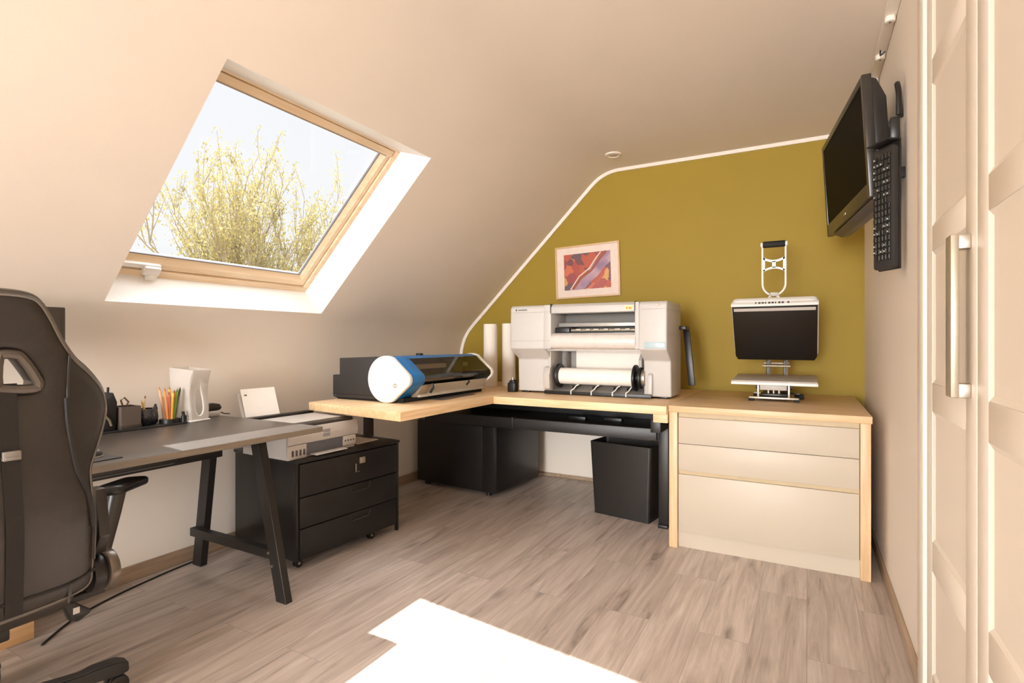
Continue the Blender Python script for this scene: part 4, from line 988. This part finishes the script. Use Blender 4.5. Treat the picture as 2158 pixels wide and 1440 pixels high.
# handle
hy = 3.70
hx0, hx1 = -.243, -.114
loop = [(hx0, hy, 1.775), (hx0, hy, 1.52)] + [((hx0+hx1)/2-(hx1-hx0)/2*math.cos(a), hy, 1.52-.070*math.sin(a)) for a in [PI*i/12 for i in range(1, 12)]] + [(hx1, hy, 1.52), (hx1, hy, 1.775)]
build('handle_frame', MB().tube(loop, .006, 8), white, hp, world=True)
build('handle_grip', MB().cyl((hx0+.002, hy, 1.765), (hx1-.002, hy, 1.765), .020, n=20, bev=.003), M('foam grip', (30, 28, 26), .75), hp, world=True)
build('grip_cap', MB().cyl((hx0-.010, hy, 1.765), (hx0+.004, hy, 1.765), .015, n=16).cyl((hx1-.004, hy, 1.765), (hx1+.010, hy, 1.765), .015, n=16), white, hp, world=True)
xm = (hx0+hx1)/2
def par(z0, dz, n=10): return [(hx0+(hx1-hx0)*i/n, z0+dz*(1-(2*i/n-1)**2)) for i in range(n+1)]
upr = par(1.690, -.022); lwr = par(1.592, .022)
web = upr + [(x, z-.014) for x, z in upr[::-1]]
web2 = lwr + [(x, z+.012) for x, z in lwr[::-1]]
build('handle_web', MB().prism(web, 'y', hy-.003, hy+.003).prism(web2, 'y', hy-.003, hy+.003).box(xm-.010, xm+.010, hy-.003, hy+.003, 1.620, 1.660).box(hx0, hx0+.014, hy-.003, hy+.003, 1.60, 1.685).box(hx1-.014, hx1, hy-.003, hy+.003, 1.60, 1.685), white, hp, world=True, smooth=0)
build('handle_joint', MB().box(xm-.022, xm+.022, hy-.008, hy+.008, 1.448, 1.468, .004), lgrey, hp, world=True)
build('handle_link', MB().tube([(xm-.03, hy-.02, 1.385), (xm-.032, hy-.01, 1.43), (xm-.015, hy, 1.455)], .005, 8).tube([(xm+.03, hy-.02, 1.385), (xm+.032, hy-.01, 1.43), (xm+.015, hy, 1.455)], .005, 8), white, hp, world=True)
build('handle_arm', MB().tube([(xm-.02, 3.74, 1.25), (xm-.02, hy, 1.38), (xm-.02, hy, 1.46)], .010, 8).tube([(xm+.02, 3.74, 1.25), (xm+.02, hy, 1.38), (xm+.02, hy, 1.46)], .010, 8), lgrey, hp, world=True)
build('power_plug', MB().box(-.045, -.015, 3.82, 3.86, .80, .83, .006).tube([(-.045, 3.84, .82), (-.08, 3.83, .835), (-.12, 3.82, .835)], .005, 6), rubber, hp, world=True)

# ------------------------------------------------------------------ television on its wall arm
tv = thing('television', 'black flat television tilted out from the right wall on an arm', 'television', (.163, 3.075, 1.752), (math.radians(3.2), 0, math.radians(-82.2)))
tw, tz = .452, .505
bez_ = M('bezel bronze black', (50, 45, 40), .3, spec=.55)
build('bezel', MB().box(-tw, -tw+.030, 0, .034, 0, tz, .003).box(tw-.030, tw, 0, .034, 0, tz, .003).box(-tw+.030, tw-.030, 0, .034, tz-.030, tz, .003).box(-tw+.030, tw-.030, 0, .034, 0, .062, .003), bez_, tv)
build('screen', MB().box(-tw+.028, tw-.028, .004, .03, .060, tz-.028), screen, tv, smooth=0)
build('rear_shell', MB().prism([(.034, .012), (.034, tz-.010), (.055, tz-.02), (.085, tz-.10), (.085, .06), (.098, .02), (.095, .0)], 'x', -tw+.02, tw-.012, .006), M('tv back casing', (42, 38, 35), .4), tv)
build('speaker_chin', MB().prism([(.012, -.004), (.034, .0), (.098, .0), (.094, -.022), (.05, -.028)], 'x', -tw+.10, tw-.02, .004), M('chin casing', (76, 68, 62), .38), tv)
build('logo', MB().box(-.02, .02, -.002, .001, .024, .034, .001), steel, tv)
build('vent', MB().box(.06, .16, .105, .107, .25, .36), rubber, tv, smooth=0)
tm_ = thing('television_bracket', 'black swivel arm fixing the television to the right wall', 'bracket', (.315, 3.10, 1.80))
build('wall_plate', MB().box(.318, XR, 3.06, 3.18, 1.86, 2.20, .004), blackm, tm_, world=True)
build('swivel_arm', MB().box(.285, .318, 3.08, 3.16, 2.00, 2.06, .006), blackm, tm_, world=True)
cbl = build('power_cable', MB().tube(catmull([(.312, 2.545, 2.04), (.312, 2.545, 2.12), (.31, 2.57, 2.17), (.318, 2.60, 2.15), (.325, 2.607, 2.05)], 5), .010, 8), blackp)
tag(recenter(cbl), 'thick black cable looping above the small black box behind the television', 'cable')
sbx = thing('media_box', 'small black upright box on a shelf behind the television', 'media box', (.297, 2.548, 1.942))
build('box_body', MB().box(-.016, .016, -.03, .03, 0, .085, .006), blackp, sbx)
build('indicator', MB().box(-.0165, -.0155, -.012, .004, .055, .068), steel, sbx, smooth=0)
kb = thing('keyboard', 'black keyboard standing upright in a holder on the wall below the television', 'keyboard', (.262, 2.545, 1.445))
KR = Matrix.Rotation(math.radians(-58), 4, 'Z')    # keys face -y before turning, x across, z along the keyboard
build('case', MB().prism(rrect(-.054, .054, 0, .475, .014, 4), 'y', 0, .022, .004).xf(KR), M('keyboard case', (40, 37, 35), .42), kb)
km = M('key caps', (18, 17, 16), .3)
rk = random.Random(4)
for r_ in range(5):
    for c_ in range(17):
        z0 = .035+c_*.0245; x0 = -.047+.0175*r_
        if (r_*7+c_*3) % 11 == 0: continue
        k_ = build('key', MB().box(x0, x0+.015, -.006, 0, z0, z0+.021, .002, 1).xf(KR), km, kb)
        if rk.random() < .3: build('key_print', MB().box(x0+.003, x0+.009, -.0066, -.006, z0+.006, z0+.012).xf(KR), lgrey, k_, smooth=0)
build('holder', MB().box(-.056, .056, .022, .030, -.004, .49, .003).box(-.056, .056, -.028, .03, .488, .496, .003).xf(KR), blackm, kb)
build('wall_hook', MB().box(.27, XR, 2.555, 2.575, 1.80, 1.84, .002), blackm, kb, world=True)

# ------------------------------------------------------------------ rail on the ceiling and ceiling disc
rl = thing('ceiling_rail', 'white rail with round gliders along the ceiling above the television', 'rail', (.312, 2.9, ZC-.022))
build('rail', MB().box(.290, .334, 2.2, 3.46, ZC-.022, ZC, .003), trimw, rl, world=True)
for y in (2.78, 3.13, 3.40):
    gl = build('glider', MB().cyl((.310, y, ZC-.045), (.310, y, ZC-.022), .020, n=22, bev=.003), trimw, rl, world=True)
    build('glider_hole', MB().cyl((.310, y, ZC-.0465), (.310, y, ZC-.045), .005, n=10), marks, gl, world=True)
build('hook', MB().tube(catmull([(.306, 3.08, ZC-.022), (.305, 3.075, ZC-.045), (.312, 3.06, ZC-.050), (.322, 3.055, ZC-.04)], 5), .0035, 6), blackm, rl, world=True)
dl = thing('ceiling_disc', 'small round white ceiling spotlight near the olive wall', 'ceiling light', (-1.272, 3.90, ZC))
build('ring', MB().lathe([(.040, 0), (.062, 0), (.060, -.008), (.045, -.012), (.040, -.006), (.040, 0)], (0, 0, 0), 36), trimw, dl)
build('lens', MB().lathe([(0, -.010), (.030, -.009), (.040, -.003), (.040, 0), (0, 0)], (0, 0, 0), 32), M('lens white', (214, 200, 182), .4), dl)

# ------------------------------------------------------------------ outside: trees and garden
struct(build('ground', MB().box(-60, 60, -60, 60, -5.2, -5.0), M('garden lawn', (128, 124, 108), .9, amt=.2, scale=.5), smooth=0))
bark = M('pale bark', (150, 135, 112), .85, amt=.2, scale=8)
leaves = leaf_mat('spring leaves', (152, 141, 92), (178, 168, 120))
def tree(name, label, base, top, spread, nmain, seed, lz):
    rnd = random.Random(seed)
    t = thing(name, label, 'tree', base)
    tb, lf = MB(), bmesh.new()
    H_ = top-base[2]; fork = (lz-base[2])
    def branch(p, d, length, r, depth):
        pts = [Vector(p)]; dd = Vector(d).normalized(); n = 6
        for i in range(n):
            dd = (dd + Vector((rnd.uniform(-.13, .13), rnd.uniform(-.13, .13), rnd.uniform(-.03, .12)))).normalized()
            pts.append(pts[-1]+dd*length/n)
        tb.tube(pts, [max(.0035, r*(1-.75*i/n)) for i in range(n+1)], 5 if depth else 8)
        if depth < 3:
            kids = (nmain, 8, 6)[depth] if depth else 0
            for k in range(7 if depth == 1 else 4):
                i = rnd.randint(1, n); q = pts[i]
                ang = rnd.uniform(0, 2*PI); out = Vector((math.cos(ang), math.sin(ang), rnd.uniform(.35, 1.1)))
                branch(q, (dd*.95+out*.6), length*rnd.uniform(.38, .58), r*.45*(1-.5*i/n)+.003, depth+1)
        if depth >= 2:
            for i in range(2, n+1):
                for _ in range(8 if depth == 3 else 6):
                    c = pts[i] + Vector([rnd.gauss(0, .045) for _ in range(3)])
                    a = Euler([rnd.uniform(0, 6.28) for _ in range(3)]).to_matrix()
                    s = rnd.uniform(.016, .030)
                    vs = [lf.verts.new(c + a @ Vector(v)*s) for v in ((-1.2, 0, 0), (0, -.55, .15), (1.2, 0, 0), (0, .55, .15))]
                    lf.faces.new(vs)
    trunk = [Vector(base) + Vector((rnd.uniform(-.05, .05), rnd.uniform(-.05, .05), fork*i/6)) for i in range(7)]
    tb.tube(trunk, [.13-.010*i for i in range(7)], 10)
    f = trunk[-1]
    for k in range(nmain):
        ang = k*2.399+rnd.uniform(-.2, .2); lean = .72*math.sqrt(k/max(1, nmain-1))
        d = Vector((math.cos(ang)*lean, math.sin(ang)*lean, 1))
        p = f - Vector((0, 0, rnd.uniform(0, .5)))
        branch(p, d, (H_-fork)*rnd.uniform(.86, 1.0)*(1-.12*lean)*spread, .040, 1)
    build('branches', tb, bark, t, world=True, smooth=60)
    m = MB(); m._merge(lf)
    build('foliage', m, leaves, t, world=True, smooth=0)
tree('tree', 'tall spring tree with yellow green young leaves beyond the roof window', (-8.9, 6.35, -5), 4.62, .76, 19, 14, .9)
tree('tree', 'smaller tree crown at the lower left of the roof window', (-13.4, 4.4, -5), 3.6, .9, 7, 11, 1.2)
tree('tree', 'smaller tree crown low at the right of the roof window', (-12.3, 13.2, -5), 4.3, .9, 8, 5, 1.0)

# ------------------------------------------------------------------ light
wd = bpy.data.worlds.new('sky'); bpy.context.scene.world = wd; wd.use_nodes = True
nt = wd.node_tree; N = nt.nodes; L = nt.links; bg = N['Background']
tc = N.new('ShaderNodeTexCoord'); sp_ = N.new('ShaderNodeSeparateXYZ'); L.new(tc.outputs['Generated'], sp_.inputs[0])
# hazy sky: pale near the horizon, several times brighter overhead
r = N.new('ShaderNodeValToRGB'); e = r.color_ramp.elements
e[0].position = 0; e[0].color = (.155, .156, .158, 1); e[1].position = .42; e[1].color = (.150, .1535, .160, 1)
k = e.new(.66); k.color = (.95, .97, 1, 1)
L.new(sp_.outputs['Z'], r.inputs[0]); L.new(r.outputs[0], bg.inputs['Color'])
bg.inputs['Strength'].default_value = 4.8
def light(name, typ, energy, loc, rot, color=(1, 1, 1), **kw):
    d = bpy.data.lights.new(name, typ); d.energy = energy; d.color = color
    for k, v in kw.items(): setattr(d, k, v)
    o = bpy.data.objects.new(name, d); C.objects.link(o); o.location = loc; o.rotation_euler = rot; return o
sd = Vector((.766, -.215, -1)).normalized()
light('sun', 'SUN', 9.5, (-8, 3, 9), sd.to_track_quat('-Z', 'Y').to_euler(), (1, .96, .92), angle=.009)
light('added_window_fill', 'AREA', 400, ((WX0+WX1)/2, YF-.02, (WZ0+WZ1)/2), (PI/2, 0, 0), (.92, .965, 1), shape='RECTANGLE', size=WX1-WX0-.1, size_y=WZ1-WZ0-.1)  # fill lamp added at the unseen rear window to brighten the room


# ------------------------------------------------------------------ camera
cam = bpy.data.cameras.new('camera'); co = bpy.data.objects.new('camera', cam); C.objects.link(co)
cam.sensor_width = 36; cam.lens = 1135*36/2158; cam.clip_start = .02; cam.clip_end = 200
cam.shift_y = 1/2158
co.location = (0, 0, 1.16); co.rotation_euler = (PI/2, 0, math.radians(28.7))
sc = bpy.context.scene; sc.camera = co
sc.view_settings.view_transform = 'Standard'; sc.view_settings.look = 'None'; sc.view_settings.exposure = .40; sc.view_settings.gamma = 1
sc.view_settings.use_curve_mapping = False
sc.cycles.max_bounces = 10; sc.cycles.diffuse_bounces = 6; sc.cycles.transparent_max_bounces = 16
sc.cycles.sample_clamp_indirect = 6
